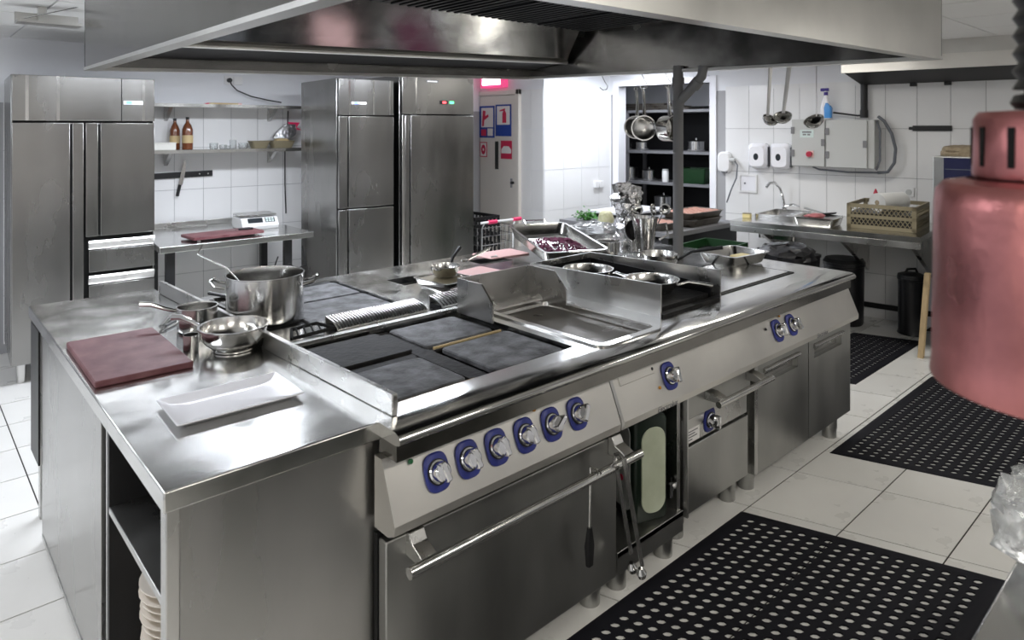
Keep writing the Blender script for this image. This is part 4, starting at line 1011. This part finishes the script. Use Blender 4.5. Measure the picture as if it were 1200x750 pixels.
MB().tube([(-.10, .04, .13), (-.14, .045, .08), (-.13, .05, -.05), (-.08, .05, -.16), (-.03, .05, -.30)], .007, 8).build('cable', 'hose_grey', ws)
MB().tube([(-.06, .03, .09), (-.03, .05, .0), (.02, .05, .005), (.05, .04, .05)], .005, 8).build('cable_loop', 'hose_grey', ws)
dsw = thing('double_switch', 'white double socket low on the projecting tiled wall', 'socket', (5.89, 5.043, 1.01))
for x in (-.075, .005): MB().box(x, x + .07, -.03, -.0, 0, .075).build('faceplate', 'white_plastic', dsw, bevel=.004)
ht = rthing('inspection_hatch', 'small white square hatch with a keyhole below the dispensers', 'hatch', 1.20, .0065, 1.04)
MB().slab([-.09, -.075, .075, .09], [0, .015, .165, .18], 0, .012, lambda a, b: abs(a) < .075 and .015 < b < .165).build('frame', 'white_plastic', ht)
for o in ht.children: o.data.transform(Matrix(((1, 0, 0, 0), (0, 0, 1, 0), (0, 1, 0, 0), (0, 0, 0, 1))))
MB().box(-.072, .072, 0, .006, .018, .162).build('flap', 'white_gloss', ht); MB().cyl((.03, .006, .09), (.03, .010, .09), .010, n=12).build('keyhole', 'hinge_grey', ht)
eb = rthing('electrical_box', 'grey two-door electrical box with a red switch', 'electrical box', .37, .0065, 1.328)
MB().box(.052, .35, 0, .17, .0, .432).build('housing', 'grey_box', eb, bevel=.004); MB().box(-.345, .048, 0, .17, -.003, .425).build('housing', 'grey_box', eb, bevel=.004)
MB().box(.058, .345, .171, .19, .006, .426).build('door', 'grey_box', eb, bevel=.003); MB().box(-.29, .044, .171, .19, .002, .420).build('door', 'grey_box', eb, bevel=.003)
for (x, z) in ((.335, .30), (.335, .09), (.035, .29), (.035, .08), (.07, .19), (-.275, .18)): MB().box(x - .016, x + .016, .1905, .198, z, z + .062).build('latch', 'hinge_grey', eb, bevel=.002)
sw = MB().box(.15, .21, .1905, .197, .085, .145).build('switch_plate', 'pink_board', eb); MB().lathe([(.026, 0), (.024, .025), (0, .025)], 18, M=tmat(.185, .197, .115, R(-90), 0, 0)).build('switch_knob', 'red_plain', sw)
lp_ = MB().box(.15, .27, .1905, .1925, .265, .335).build('name_plate', 'plate_print', eb)
for (a, b, z) in ((.17, .25, .308), (.18, .205, .285), (.215, .245, .285)): MB().box(a, b, .1926, .1936, z, z + .014).build('print_bar', 'hinge_grey', lp_)
sy = thing('spray_bottle', 'white and blue spray bottle on the electrical box', 'bottle', rt(.44, .11, 1.762), RA)
MB().loft([ring(.045, .026, .02, 0), ring(.048, .028, .02, .01), ring(.046, .028, .02, .09), ring(.030, .024, .02, .17), ring(.016, .016, .015, .215)]).build('flask', 'white_gloss', sy)
MB().loft([ring(.032, .0295, .012, .008, -.018), ring(.034, .0297, .012, .10, -.018), ring(.014, .026, .01, .145, -.012)]).build('blue_label', 'spray_blue', sy)
MB().cyl((0, 0, .215), (0, 0, .245), .018, n=14).build('collar', 'cap_purple', sy); MB().box(-.025, .045, -.012, .012, .252, .28).build('trigger_head', 'cap_purple', sy, bevel=.004); MB().cyl((0, 0, .245), (0, 0, .254), .012, n=12).build('neck', 'white_plastic', sy)
pp = rthing('vent_pipe', 'black pipe running down beside the electrical box', 'pipe', .135, .06, 1.77)
MB().cyl((0, 0, .06), (0, 0, .40), .029, n=16).cyl((0, 0, 0), (0, 0, .07), .033, n=16).build('tube', 'black_plastic', pp)
MB().tube([(.25, .02, .05), (.05, .02, .02), (0, 0, .02)], .008, 8).build('side_rod', 'black_plastic', pp)
ch = rthing('cable_hose', 'grey cable looping around the end of the electrical box', 'cable', .0, .05, 1.30)
MB().tube([(.02, .02, .48), (-.03, .03, .44), (-.09, .04, .33), (-.12, .04, .20), (-.11, .04, .08), (-.06, .04, .0), (.02, .04, -.01)], .013, 10).build('hose', 'hose_grey', ch)
MB().tube([(.015, .09, .44), (-.01, .09, .36), (.0 - .01, .09, .10), (.02, .09, .015)], .009, 8).build('hose', 'hose_grey', ch)
MB().tube([(.02, .03, -.01), (.25, .05, -.015), (.50, .05, .0), (.56, .04, .022)], .008, 8).build('hose', 'hose_grey', ch)
h2 = rthing('wall_hood', 'bright steel wall hood with a black wedge as its shaded underside', 'hood', -.42, 0, 2.135)
MB().slab([-.62, -.60, .58, .60], [.012, .03, .58, .60], 0, .11, lambda a, b: -.60 < a < .58 and .03 < b < .58).build('skirt', 'steel_panel', h2)
MB().box(-.62, .60, .012, .60, .1105, .218).build('canopy', 'galvanised', h2); MB().prism([(.585, -.001), (.05, -.072), (.015, -.072), (.015, -.001)], 'x', -.60, .58).build('underside', 'plain_black', h2)  # black wedge stands in for the shaded hollow below
for x in (-.1, .15): MB().box(x, x + .05, .03, .06, -.10, -.072).build('hook_block', 'black_plastic', h2)
kr = rthing('knife_rack', 'short black magnetic strip on the end wall tiles', 'rack', -.365, .0065, 1.655)
MB().box(-.155, .13, 0, .022, 0, .045).build('strip', 'black_plastic', kr, bevel=.004); MB().box(.13, .16, .002, .012, .01, .035).build('end_clip', 'black_plastic', kr)
s3 = rthing('wall_socket', 'small square wall socket above the tan crate', 'socket', -.205, .0065, 1.09)
MB().loft(rbox(.04, .04, .006, 0, .010, .002), tmat(0, 0, .04, R(-90), 0, 0)).build('faceplate', 'white_plastic', s3); MB().lathe([(.024, 0), (.022, .006), (0, .004)], 16, M=tmat(0, .010, .04, R(-90), 0, 0)).build('outlet', 'grey_box', s3)

# ------------------------------------------------------------------ sink counter
sk_ = rthing('sink_counter', 'steel wall counter with a raised sink and curved tap', 'counter', .2, .01, 0)
def skp(mb, n, m, **k): return mb.build(n, m, sk_, **k)
skp(MB().slab([-.655, .34, .68, .78], [0, .12, .62, .95], .84, .88, lambda a, b: .34 < a < .68 and .12 < b < .62), 'worktop', 'steel_top')
skp(MB().box(-.655, .78, .935, .95, .79, .839), 'apron', 'steel', bevel=.002); skp(MB().box(.765, .78, 0, .934, .79, .839), 'apron', 'steel')
skp(MB().loft([ring(.185, .265, .03, .8803, .51, .37), ring(.185, .265, .03, .915, .51, .37), ring(.165, .245, .03, .915, .51, .37), ring(.160, .24, .03, .70, .51, .37)]), 'sink_basin', 'polished')
for x in (-.6, -.1, .55): skp(MB().prism([(.01, .42), (.01, .838), (.88, .838), (.88, .80)], 'x', x, x + .03), 'bracket', 'steel')
tpz = skp(MB().cyl((.62, .07, .8803), (.62, .07, .93), .024, n=16).tube([(.62, .07, .93), (.63, .08, 1.02), (.645, .12, 1.11), (.67, .19, 1.165), (.69, .27, 1.165), (.70, .31, 1.13)], .014, 12), 'tap', 'chrome')
MB().tube([(.62, .07, .94), (.53, .10, .965), (.47, .12, .95)], [.012, .009, .007], 10).build('lever', 'chrome', tpz)
spg = rthing('sponge', 'yellow sponge on the edge of the sink', 'sponge', .935, .70, .8805)
MB().loft(rbox(.035, .024, .006, 0, .035, .004)).build('foam', 'butter', spg); MB().loft(rbox(.035, .024, .006, .0355, .043, .002)).build('scourer', 'crate_tan', spg)
mt = rthing('steel_tray', 'steel tray of raw red meat on the sink counter', 'tray', .31, .76, .8805)
MB().loft(tray_rings(.16, .15, .075, taper=.018, rim=.010, r=.03)).build('pan', 'polished', mt)
for k, (x, y, a) in enumerate([(-.05, .02, 20), (.05, -.03, -30), (.0, .06, 80)]):
    MB().loft([[(p[0] * 1.0, p[1], p[2]) for p in r_] for r_ in (ring(.07, .04, .03, .02 + .022 * k), ring(.085, .05, .04, .04 + .022 * k), ring(.05, .03, .02, .056 + .022 * k))], tmat(x, y, 0, 0, 0, R(a))).build('meat_piece', 'red_meat', mt)
ck = rthing('scoop', 'dark flat scoop lying over the meat tray', 'scoop', .32, .60, .962)
MB().tube([(0, 0, 0), (.16, -.02, .03)], [.006, .009], 8).build('handle', 'chrome', ck); MB().loft([ring(.05, .035, .02, -.004), ring(.055, .04, .02, .006)], tmat(-.05, .01, 0, 0, R(8), 0)).build('pan', 'iron_dark', ck)
# tan crate: every face a lattice of single bars
cr = thing('dish_crate', 'tan plastic lattice crate holding a paper roll', 'crate', (5.99, 2.045, .8812), R(7))
def band(x0, x1, y0, y1, z0, z1): MB().box(x0, x1, y0, y1, z0, z1).build('rail', 'crate_tan', cr)
CX, CY, CH = .27, .245, .195
for (z0, z1) in ((0, .03), (.085, .11), (.165, CH)):
    band(-CX, CX, -CY, -CY + .012, z0, z1); band(-CX, CX, CY - .012, CY, z0, z1); band(-CX, -CX + .012, -CY, CY, z0, z1); band(CX - .012, CX, -CY, CY, z0, z1)
for x in (-CX, CX - .03):
    for y in (-CY, CY - .03): MB().box(x, x + .03, y, y + .03, .0, CH).build('corner_post', 'crate_tan', cr)
for (z0, z1) in ((.03, .085), (.11, .165)):
    mm = MB()
    for k in range(15):
        for sg in (-1, 1):
            y = -CY + .03 + (2 * CY - .06) * k / 14
            mm.add([(-CX + .003, y - sg * .018 - .003, z0), (-CX + .003, y - sg * .018 + .003, z0), (-CX + .003, y + sg * .018 + .003, z1), (-CX + .003, y + sg * .018 - .003, z1),
                    (-CX + .009, y - sg * .018 - .003, z0), (-CX + .009, y - sg * .018 + .003, z0), (-CX + .009, y + sg * .018 + .003, z1), (-CX + .009, y + sg * .018 - .003, z1)],
                   [(0, 1, 2, 3), (7, 6, 5, 4), (0, 4, 5, 1), (1, 5, 6, 2), (2, 6, 7, 3), (3, 7, 4, 0)])
            x = -CX + .03 + (2 * CX - .06) * k / 14
            mm.add([(x - sg * .018 - .003, -CY + .003, z0), (x - sg * .018 + .003, -CY + .003, z0), (x + sg * .018 + .003, -CY + .003, z1), (x + sg * .018 - .003, -CY + .003, z1),
                    (x - sg * .018 - .003, -CY + .009, z0), (x - sg * .018 + .003, -CY + .009, z0), (x + sg * .018 + .003, -CY + .009, z1), (x + sg * .018 - .003, -CY + .009, z1)],
                   [(0, 1, 2, 3), (7, 6, 5, 4), (0, 4, 5, 1), (1, 5, 6, 2), (2, 6, 7, 3), (3, 7, 4, 0)])
    mm.build('lattice', 'crate_tan', cr, kind='stuff')
MB().box(-CX + .01, CX - .01, -CY + .01, CY - .01, .002, .012).build('base', 'crate_tan', cr)
MB().box(-CX + .012, CX - .012, -CY + .012, CY - .012, .0125, .125).build('inner_liner', 'black_plastic', cr)
pr_ = thing('paper_roll', 'large white paper roll lying in the tan crate', 'paper roll', (5.97, 2.03, .8812 + .1265 + .075), R(-20))
MB().lathe([(.075, -.14), (.075, .14), (.02, .14), (.02, -.14), (.075, -.14)], 32, M=tmat(0, 0, 0, 0, R(90), 0)).build('roll', 'paper', pr_); MB().lathe([(.0198, -.142), (.0198, .142), (.017, .142), (.017, -.142), (.0198, -.142)], 20, M=tmat(0, 0, 0, 0, R(90), 0)).build('core', 'cloth_tan', pr_)
rn = thing('squeeze_bottle', 'small bottle with a red nozzle inside the tan crate', 'bottle', (6.15, 2.20, .8812 + .126))
MB().lathe([(.03, 0), (.03, .09), (.015, .11)], 16).build('flask', 'white_plastic', rn); MB().lathe([(.018, .11), (.018, .125), (.004, .16)], 14).build('nozzle', 'red_plain', rn)
# tall machine with blue control panel
mc = thing('steam_oven', 'tall steel oven with a dark blue keypad panel', 'oven', (6.05, 1.25, 0))
def mcp(mb, n, m, par=None, **k): return mb.build(n, m, par or mc, world=True, **k)
mcp(MB().box(5.76, 6.40, .85, 1.66, .12, 1.47), 'body', 'steel_front', bevel=.006)
mcp(MB().box(5.74, 5.759, .86, 1.32, .30, 1.44), 'door', 'black_glass', bevel=.004)
bp_ = mcp(MB().box(5.745, 5.759, 1.36, 1.585, .95, 1.46), 'control_panel', 'blue_panel')
for k in range(9): mcp(MB().box(5.742, 5.7455, 1.40 + .055 * (k % 3), 1.435 + .055 * (k % 3), 1.285 - .045 * (k // 3), 1.312 - .045 * (k // 3)), 'key', 'sign_white', bp_)
mcp(MB().box(5.742, 5.7455, 1.37, 1.575, 1.375, 1.38), 'panel_line', 'hose_grey', bp_)
for (x, y) in ((5.82, .91), (5.82, 1.60), (6.34, .91), (6.34, 1.60)): leg(mc, x, y, .122)
mcp(MB().tube([(5.70, 1.30, .5), (5.70, 1.30, 1.2)], .012, 10).box(5.70, 5.745, 1.29, 1.31, .55, .57).box(5.70, 5.745, 1.29, 1.31, 1.13, 1.15), 'door_handle', 'polished')
tw = thing('folded_cloth', 'crumpled tan cloth on the steam oven', 'cloth', (5.95, 1.45, 1.4705), R(10))
rnd = random.Random(4); rr = []
for k in range(7):
    a = k / 6; w_ = (.20 - .05 * a) * (1 if k < 6 else .6); rr.append([(w_ * .8 * math.cos(t) + rnd.uniform(-.01, .01), w_ * math.sin(t) + rnd.uniform(-.01, .01) + .04 * a, .075 * a + rnd.uniform(0, .008) * (k > 0)) for t in [2 * math.pi * i / 20 for i in range(20)]])
MB().loft(rr).build('folds', 'cloth_tan', tw, sharp=25)
tb = thing('pedal_bin', 'tall black pedal bin against the end wall', 'bin', (6.16, 1.93, 0))
MB().lathe([(.10, 0), (.105, .01), (.098, .03), (.098, .44), (.104, .445), (.104, .46)], 28).build('barrel', 'bin_black', tb); MB().lathe([(.104, .461), (.10, .485), (.06, .50), (0, .505)], 28).build('lid', 'black_plastic', tb)
MB().tube([(-.04, .03, .50), (-.03, .02, .53), (.03, -.02, .53), (.04, -.03, .50)], .010, 8).build('lid_handle', 'black_plastic', tb)
wsx = thing('wooden_batten', 'pale wooden batten leaning on the steam oven', 'batten', (5.56, 1.68, 0))
MB().prism([(-.02, 0), (.02, 0), (.165, .60), (.13, .60)], 'y', -.018, .018).build('strip', 'wood', wsx, bevel=.002)
for o in wsx.children: o.location = (0, .0, .002)
dr_ = thing('black_drum', 'squat black drum on the floor past the island end', 'bin', (6.08, 2.43, 0))
MB().lathe([(.14, 0), (.15, .02), (.16, .50), (.168, .505), (.168, .53)], 28).build('barrel', 'bin_black', dr_); MB().lathe([(.168, .531), (.15, .56), (0, .57)], 28).build('lid', 'black_plastic', dr_)
for k, (z, l) in enumerate([(0, 'lower green slotted crate under the dark table edge'), (.37, 'upper green slotted crate under the dark table edge')]):
    t = thing('green_crate', l, 'crate', (4.93, 3.02, z + .001), R(5), 'green crates')
    for (a, b) in ((0, .05), (.09, .15), (.19, .25), (.30, .365)): MB().slab([-.28, -.265, .265, .28], [-.19, -.175, .175, .19], a, b, lambda x, y: abs(x) < .265 and abs(y) < .175).build('band', 'crate_green', t)
    for x in (-.276, .264):
        for y in (-.186, .174): MB().box(x, x + .012, y, y + .012, 0, .365).build('corner_post', 'crate_green', t)
    for x in (-.09, .08): MB().box(x, x + .014, -.188, -.176, 0, .365).build('rib', 'crate_green', t)
    MB().box(-.265, .265, -.175, .175, 0, .01).build('base', 'crate_green', t)
    if k: MB().box(-.25, .25, -.16, .16, .011, .30).build('dark_lining', 'bin_black', t)
gb = thing('waste_bin', 'black waste bin with a bag folded over its rim', 'bin', (5.16, 2.50, 0), R(-4))
MB().loft([ring(.17, .16, .05, 0), ring(.20, .19, .05, .68), ring(.205, .195, .05, .68), ring(.205, .195, .05, .70), ring(.17, .16, .05, .70), ring(.16, .15, .05, .3)]).build('tub', 'bin_black', gb)
crumple(gb, 'bag', 'bin_black', .225, .215, .10, .67, .014, 21, 22, 7)

# ------------------------------------------------------------------ dark table before the doorway
dt = thing('serving_table', 'dark low table carrying meat trays by the doorway', 'table', (5.35, 3.95, 0))
MB().box(4.78, 5.92, 3.32, 4.58, .76, .80).build('tabletop', 'hinge_grey', dt, world=True, bevel=.003)
MB().box(4.80, 5.90, 3.34, 3.36, .60, .759).build('apron', 'black_plastic', dt, world=True)
for (x, y) in ((4.80, 3.36), (5.84, 3.36), (5.84, 4.50), (4.80, 4.50)): MB().box(x, x + .05, y, y + .05, 0, .759).build('leg', 'black_plastic', dt, world=True)
for k, (x, y, z, l, full) in enumerate([(5.45, 3.53, .8005, 'empty dark tray beneath the nearest meat tray', 0), (5.45, 3.53, .8635, 'tray of raw meat slices by the sink counter', 1), (4.985, 3.68, .8005, 'tray of raw meat slices beside the grey pipe', 1)]):
    t = thing('meat_tray', l, 'tray', (x, y, z), R((2, -2, 90)[k]), 'meat trays')
    MB().loft(tray_rings(.26, .16, .062, taper=.02, rim=.012, r=.03)).build('pan', 'griddle', t)
    if full:
        for j in range(28):
            a, b_ = (j % 7 - 3) * .066, (j // 7 - 1.5) * .068
            MB().loft([ring(.036, .032, .02, .048), ring(.038, .034, .02, .056), ring(.028, .024, .015, .062)], tmat(a + random.uniform(-.006, .006), b_, 0, 0, random.uniform(-.1, .1), random.uniform(0, 3))).build('meat_slice', 'meat', t)
        MB().loft([ring(.23, .13, .02, .02), ring(.235, .135, .02, .047)]).build('ice_bed', 'meat', t)
wl = thing('white_board', 'thick white board on the dark table below the doorway', 'board', (5.54, 4.33, .8005), R(3))
MB().loft(rbox(.36, .22, .015, .035, .06, .004)).build('slab', 'white_gloss', wl); MB().box(-.33, .33, -.19, .19, 0, .0348).build('tray_base', 'black_plastic', wl)
hb_ = thing('herb_bunch', 'bunch of green herbs on the dark table', 'herbs', (4.93, 4.36, .8005))
m = MB()
for k in range(160):
    M = tmat(random.gauss(0, .06), random.gauss(0, .05), abs(random.gauss(.0, .035)) + .012, random.uniform(-.8, .8), random.uniform(-.8, .8), random.uniform(0, 6.3))
    m.add([(-.02, 0, 0), (0, -.011, .004), (.02, 0, 0), (0, .011, .004)], [(0, 1, 2, 3)], M)
m.box(-.03, .03, -.02, .02, 0, .012).build('leaves', 'herb', hb_, kind='stuff')
cg = thing('cabbage', 'pale round cabbage beside the herbs', 'cabbage', (4.93, 4.12, .8005))
crumple(cg, 'head', 'cabbage', .075, .07, .11, 0, .004, 5, 18, 9)

# ------------------------------------------------------------------ store room shelving seen through the doorway
rk = rthing('storage_rack', 'dark shelving rack loaded with pots in the store room', 'rack', 2.78, -1.0, 0)
for x in (-.85, .28, .85):
    for y in (-.22, .22): MB().box(x - .02, x + .02, y - .02, y + .02, 0, 1.899).build('post', 'hinge_grey', rk)
for z in (.25, .66, 1.02, 1.40, 1.90): MB().box(-.87, .87, -.24, .24, z - .03, z).build('shelf', 'hinge_grey', rk)
MB().box(-.87, .87, -.25, -.242, .0, 1.95).build('back_sheet', 'plain_black', rk)
for k, (s, z, r, h, l) in enumerate([(2.55, 1.021, .12, .16, 'wide steel pot at the end of the lower store shelf'), (2.25, 1.021, .09, .13, 'small steel pot in the middle of the store shelf'), (2.62, 1.401, .10, .09, 'low steel pan on the upper store shelf'), (2.35, 1.401, .08, .10, 'small pan next to others on the upper store shelf'), (1.62, 1.401, .10, .12, 'steel pot behind the grey pipe'), (2.05, .661, .12, .18, 'steel pot on the bottom visible store shelf')]):
    t = rthing('store_pot', l, 'pot', s + .58, -.93, z, 'pots in the store room')
    lathe_pot(t, r, h, n=28)
    MB().lathe([(r + .003, h + .001), (r * .6, h + .015), (.012, h + .02), (.012, h + .04), (0, h + .042)], 24).build('lid', 'polished', t)
gt = rthing('green_tub', 'green plastic tub on the store room shelf', 'tub', 2.20, -.95, 1.021)
MB().loft(tray_rings(.17, .15, .18, taper=.02, rim=.01, r=.02)).build('tub', 'crate_green', gt)
for k in range(3):
    t = rthing('sheet_pan', ['lowest sheet pan lying along the rack top', 'middle sheet pan lying along the rack top', 'topmost sheet pan lying along the rack top'][k], 'tray', 2.78 + .06 * k, -1.0, 1.901 + .028 * k, 'sheet pans')
    MB().loft(tray_rings(.55 - .1 * k, .2, .026, taper=.005, rim=.01, r=.02)).build('pan', 'griddle', t)
jr = rthing('storage_jar', 'white lidded jar on the store room shelf', 'jar', 2.56, -.84, 1.021)
MB().lathe([(.035, 0), (.04, .005), (.04, .13), (.034, .14)], 20).build('jar', 'white_plastic', jr); MB().lathe([(.036, .141), (.036, .16), (0, .16)], 20).build('lid', 'grey_box', jr)

# ------------------------------------------------------------------ rubber mats with real holes
def rubber_mat(label, x0, y1, nx, ny, p=.0475, rh=.0150, bd=.045, t=.006):
    Wd, Dp = nx * p + 2 * bd, ny * p + 2 * bd
    o0 = thing('rubber_mat', label, 'mat', (x0, y1, .0035), 0, 'rubber floor mats')
    m = MB()
    idx = [(p / 2 * a, p / 2 * b) for (a, b) in ((1, 0), (1, 1), (0, 1), (-1, 1), (-1, 0), (-1, -1), (0, -1), (1, -1))]
    for i in range(nx):
        for j in range(ny):
            cx, cy_ = bd + p * (i + .5), -bd - p * (j + .5)
            ou = [(cx + a, cy_ + b, t) for (a, b) in idx]
            inn = [(cx + rh * math.cos(R(45 * k)), cy_ + rh * math.sin(R(45 * k)), t) for k in range(8)]
            lo = [(x, y, 0) for (x, y, z) in inn]
            m.add(ou + inn + lo, [(k, (k + 1) % 8, 8 + (k + 1) % 8, 8 + k) for k in range(8)] + [(8 + k, 8 + (k + 1) % 8, 16 + (k + 1) % 8, 16 + k) for k in range(8)])
    sk2 = lambda mb: [(x + SH * y, y, z) for (x, y, z) in mb.v]
    m.v = sk2(m); m.build('holed_field', 'rubber', o0)
    e = MB()
    a0, a1, b0, b1 = bd, Wd - bd, -Dp + bd, -bd
    ot = [(0, 0), (Wd, 0), (Wd, -Dp), (0, -Dp)]; it = [(a0, b1), (a1, b1), (a1, b0), (a0, b0)]
    vs = [(x, y, 0) for x, y in ot] + [(x + (.01 if x == 0 else -.01), y + (-.01 if y == 0 else .01), t) for x, y in ot] + [(x, y, t) for x, y in it]
    e.add(vs, [(k, (k + 1) % 4, 4 + (k + 1) % 4, 4 + k) for k in range(4)] + [(4 + k, 4 + (k + 1) % 4, 8 + (k + 1) % 4, 8 + k) for k in range(4)])
    e.v = sk2(e); e.build('border', 'rubber', o0)
rubber_mat('black perforated rubber mat beside the oven and drawer unit', 1.14, 1.535, 32, 17)
rubber_mat('black perforated rubber mat beyond the island corner cupboard', 3.58, 1.505, 32, 17)
rubber_mat('black perforated rubber mat between island end and sink counter', 4.50, 2.26, 26, 8)

# ------------------------------------------------------------------ serving counter, plastic bag, copper heat lamp
sc_ = thing('serving_counter', 'steel serving counter under the copper heat lamp', 'counter', (1.6, -.1, 0))
MB().box(.78, 2.6, -.5, .30, .86, .90).build('worktop', 'steel_top', sc_, world=True, bevel=.004)
MB().box(.80, 2.58, -.48, .27, .10, .859).build('body', 'steel_front', sc_, world=True)
for (x, y) in ((.86, -.42), (.86, .21), (2.5, .21), (2.5, -.42)): leg(sc_, x, y, .102)
pbg = thing('plastic_bag', 'crumpled clear plastic bag on the serving counter edge', 'bag', (1.60, .235, .9005), R(20))
crumple(pbg, 'film', 'plastic_film', .13, .12, .13, 0, .014, 31, 24, 10)
hl = thing('heat_lamp', 'large copper heat lamp hanging over the serving counter', 'lamp', (.955, .146, 1.392))
MB().lathe([(.127, 0), (.128, .003), (.126, .02), (.124, .20), (.122, .217), (.114, .226), (.092, .230), (.092, .226), (.110, .220), (.118, .20), (.121, .005), (.127, 0)], 64).build('shade', 'copper', hl)
MB().lathe([(.084, .2305), (.086, .236), (.085, .298), (.080, .306), (.03, .309), (.03, .2305)], 48).build('neck', 'copper', hl)
for k in range(14):
    a = R(360 / 14 * k + 3)
    MB().box(.0845, .0868, -.0035, .0035, .245, .289, Matrix.Rotation(a, 4, 'Z')).build('vent_slot', 'dark_gap', hl)
MB().lathe([(.045, .3095), (.050, .316), (.046, .325), (.02, .330)], 24).build('cap', 'black_plastic', hl)
pr = []
for k in range(31): pr += [(.048, .332 + k * .020), (.042, .342 + k * .020)]
MB().lathe(pr, 24).build('cord_sleeve', 'black_plastic', hl)
MB().lathe([(.0, .06), (.045, .07), (.06, .11), (.03, .18), (.02, .24)], 24).build('bulb', 'white_gloss', hl)
hang = thing('hanging_tongs', 'steel tongs hooked over the oven door handle', 'tongs', (1.80, 1.45, .56))
MB().loft([[(p[0] + .10 * k, p[1] - .022, p[2] + .02 - .40 * k) for p in ring(.011 - .002 * k, .002, .0015, 0)] for k in (0, .35, .7, 1)]).build('arm', 'polished', hang)
MB().loft([[(p[0] + .09 * k, p[1] + .0175, p[2] + .02 - .37 * k) for p in ring(.009, .002, .0015, 0)] for k in (0, .5, 1)]).build('arm', 'polished', hang)
MB().tube([(0, -.022, .02), (0, -.002, .032), (0, .0175, .02)], .006, 8).build('spring_bow', 'polished', hang)
for y in (-.022, .0175): MB().lathe([(.004, 0), (.014, .006), (.018, .022), (.008, .04)], 14, M=tmat(.10, y, -.42, 0, R(-14), 0)).build('scallop_tip', 'polished', hang)
hn2 = thing('hanging_tongs', 'thin tongs with black tips hanging behind the oven handle', 'tongs', (1.70, 1.462, .53))
MB().tube([(0, .024, .035), (0, .0, .038), (0, -.020, .030)], .004, 8).build('hook', 'polished', hn2)
MB().tube([(0, .024, .035), (-.005, .024, -.16)], .005, 8).build('rod', 'polished', hn2); MB().loft([ring(.012, .008, .004, -.285, -.006, .024), ring(.016, .010, .004, -.22, -.006, .024), ring(.008, .006, .003, -.16, -.005, .024)]).build('tip', 'black_plastic', hn2)
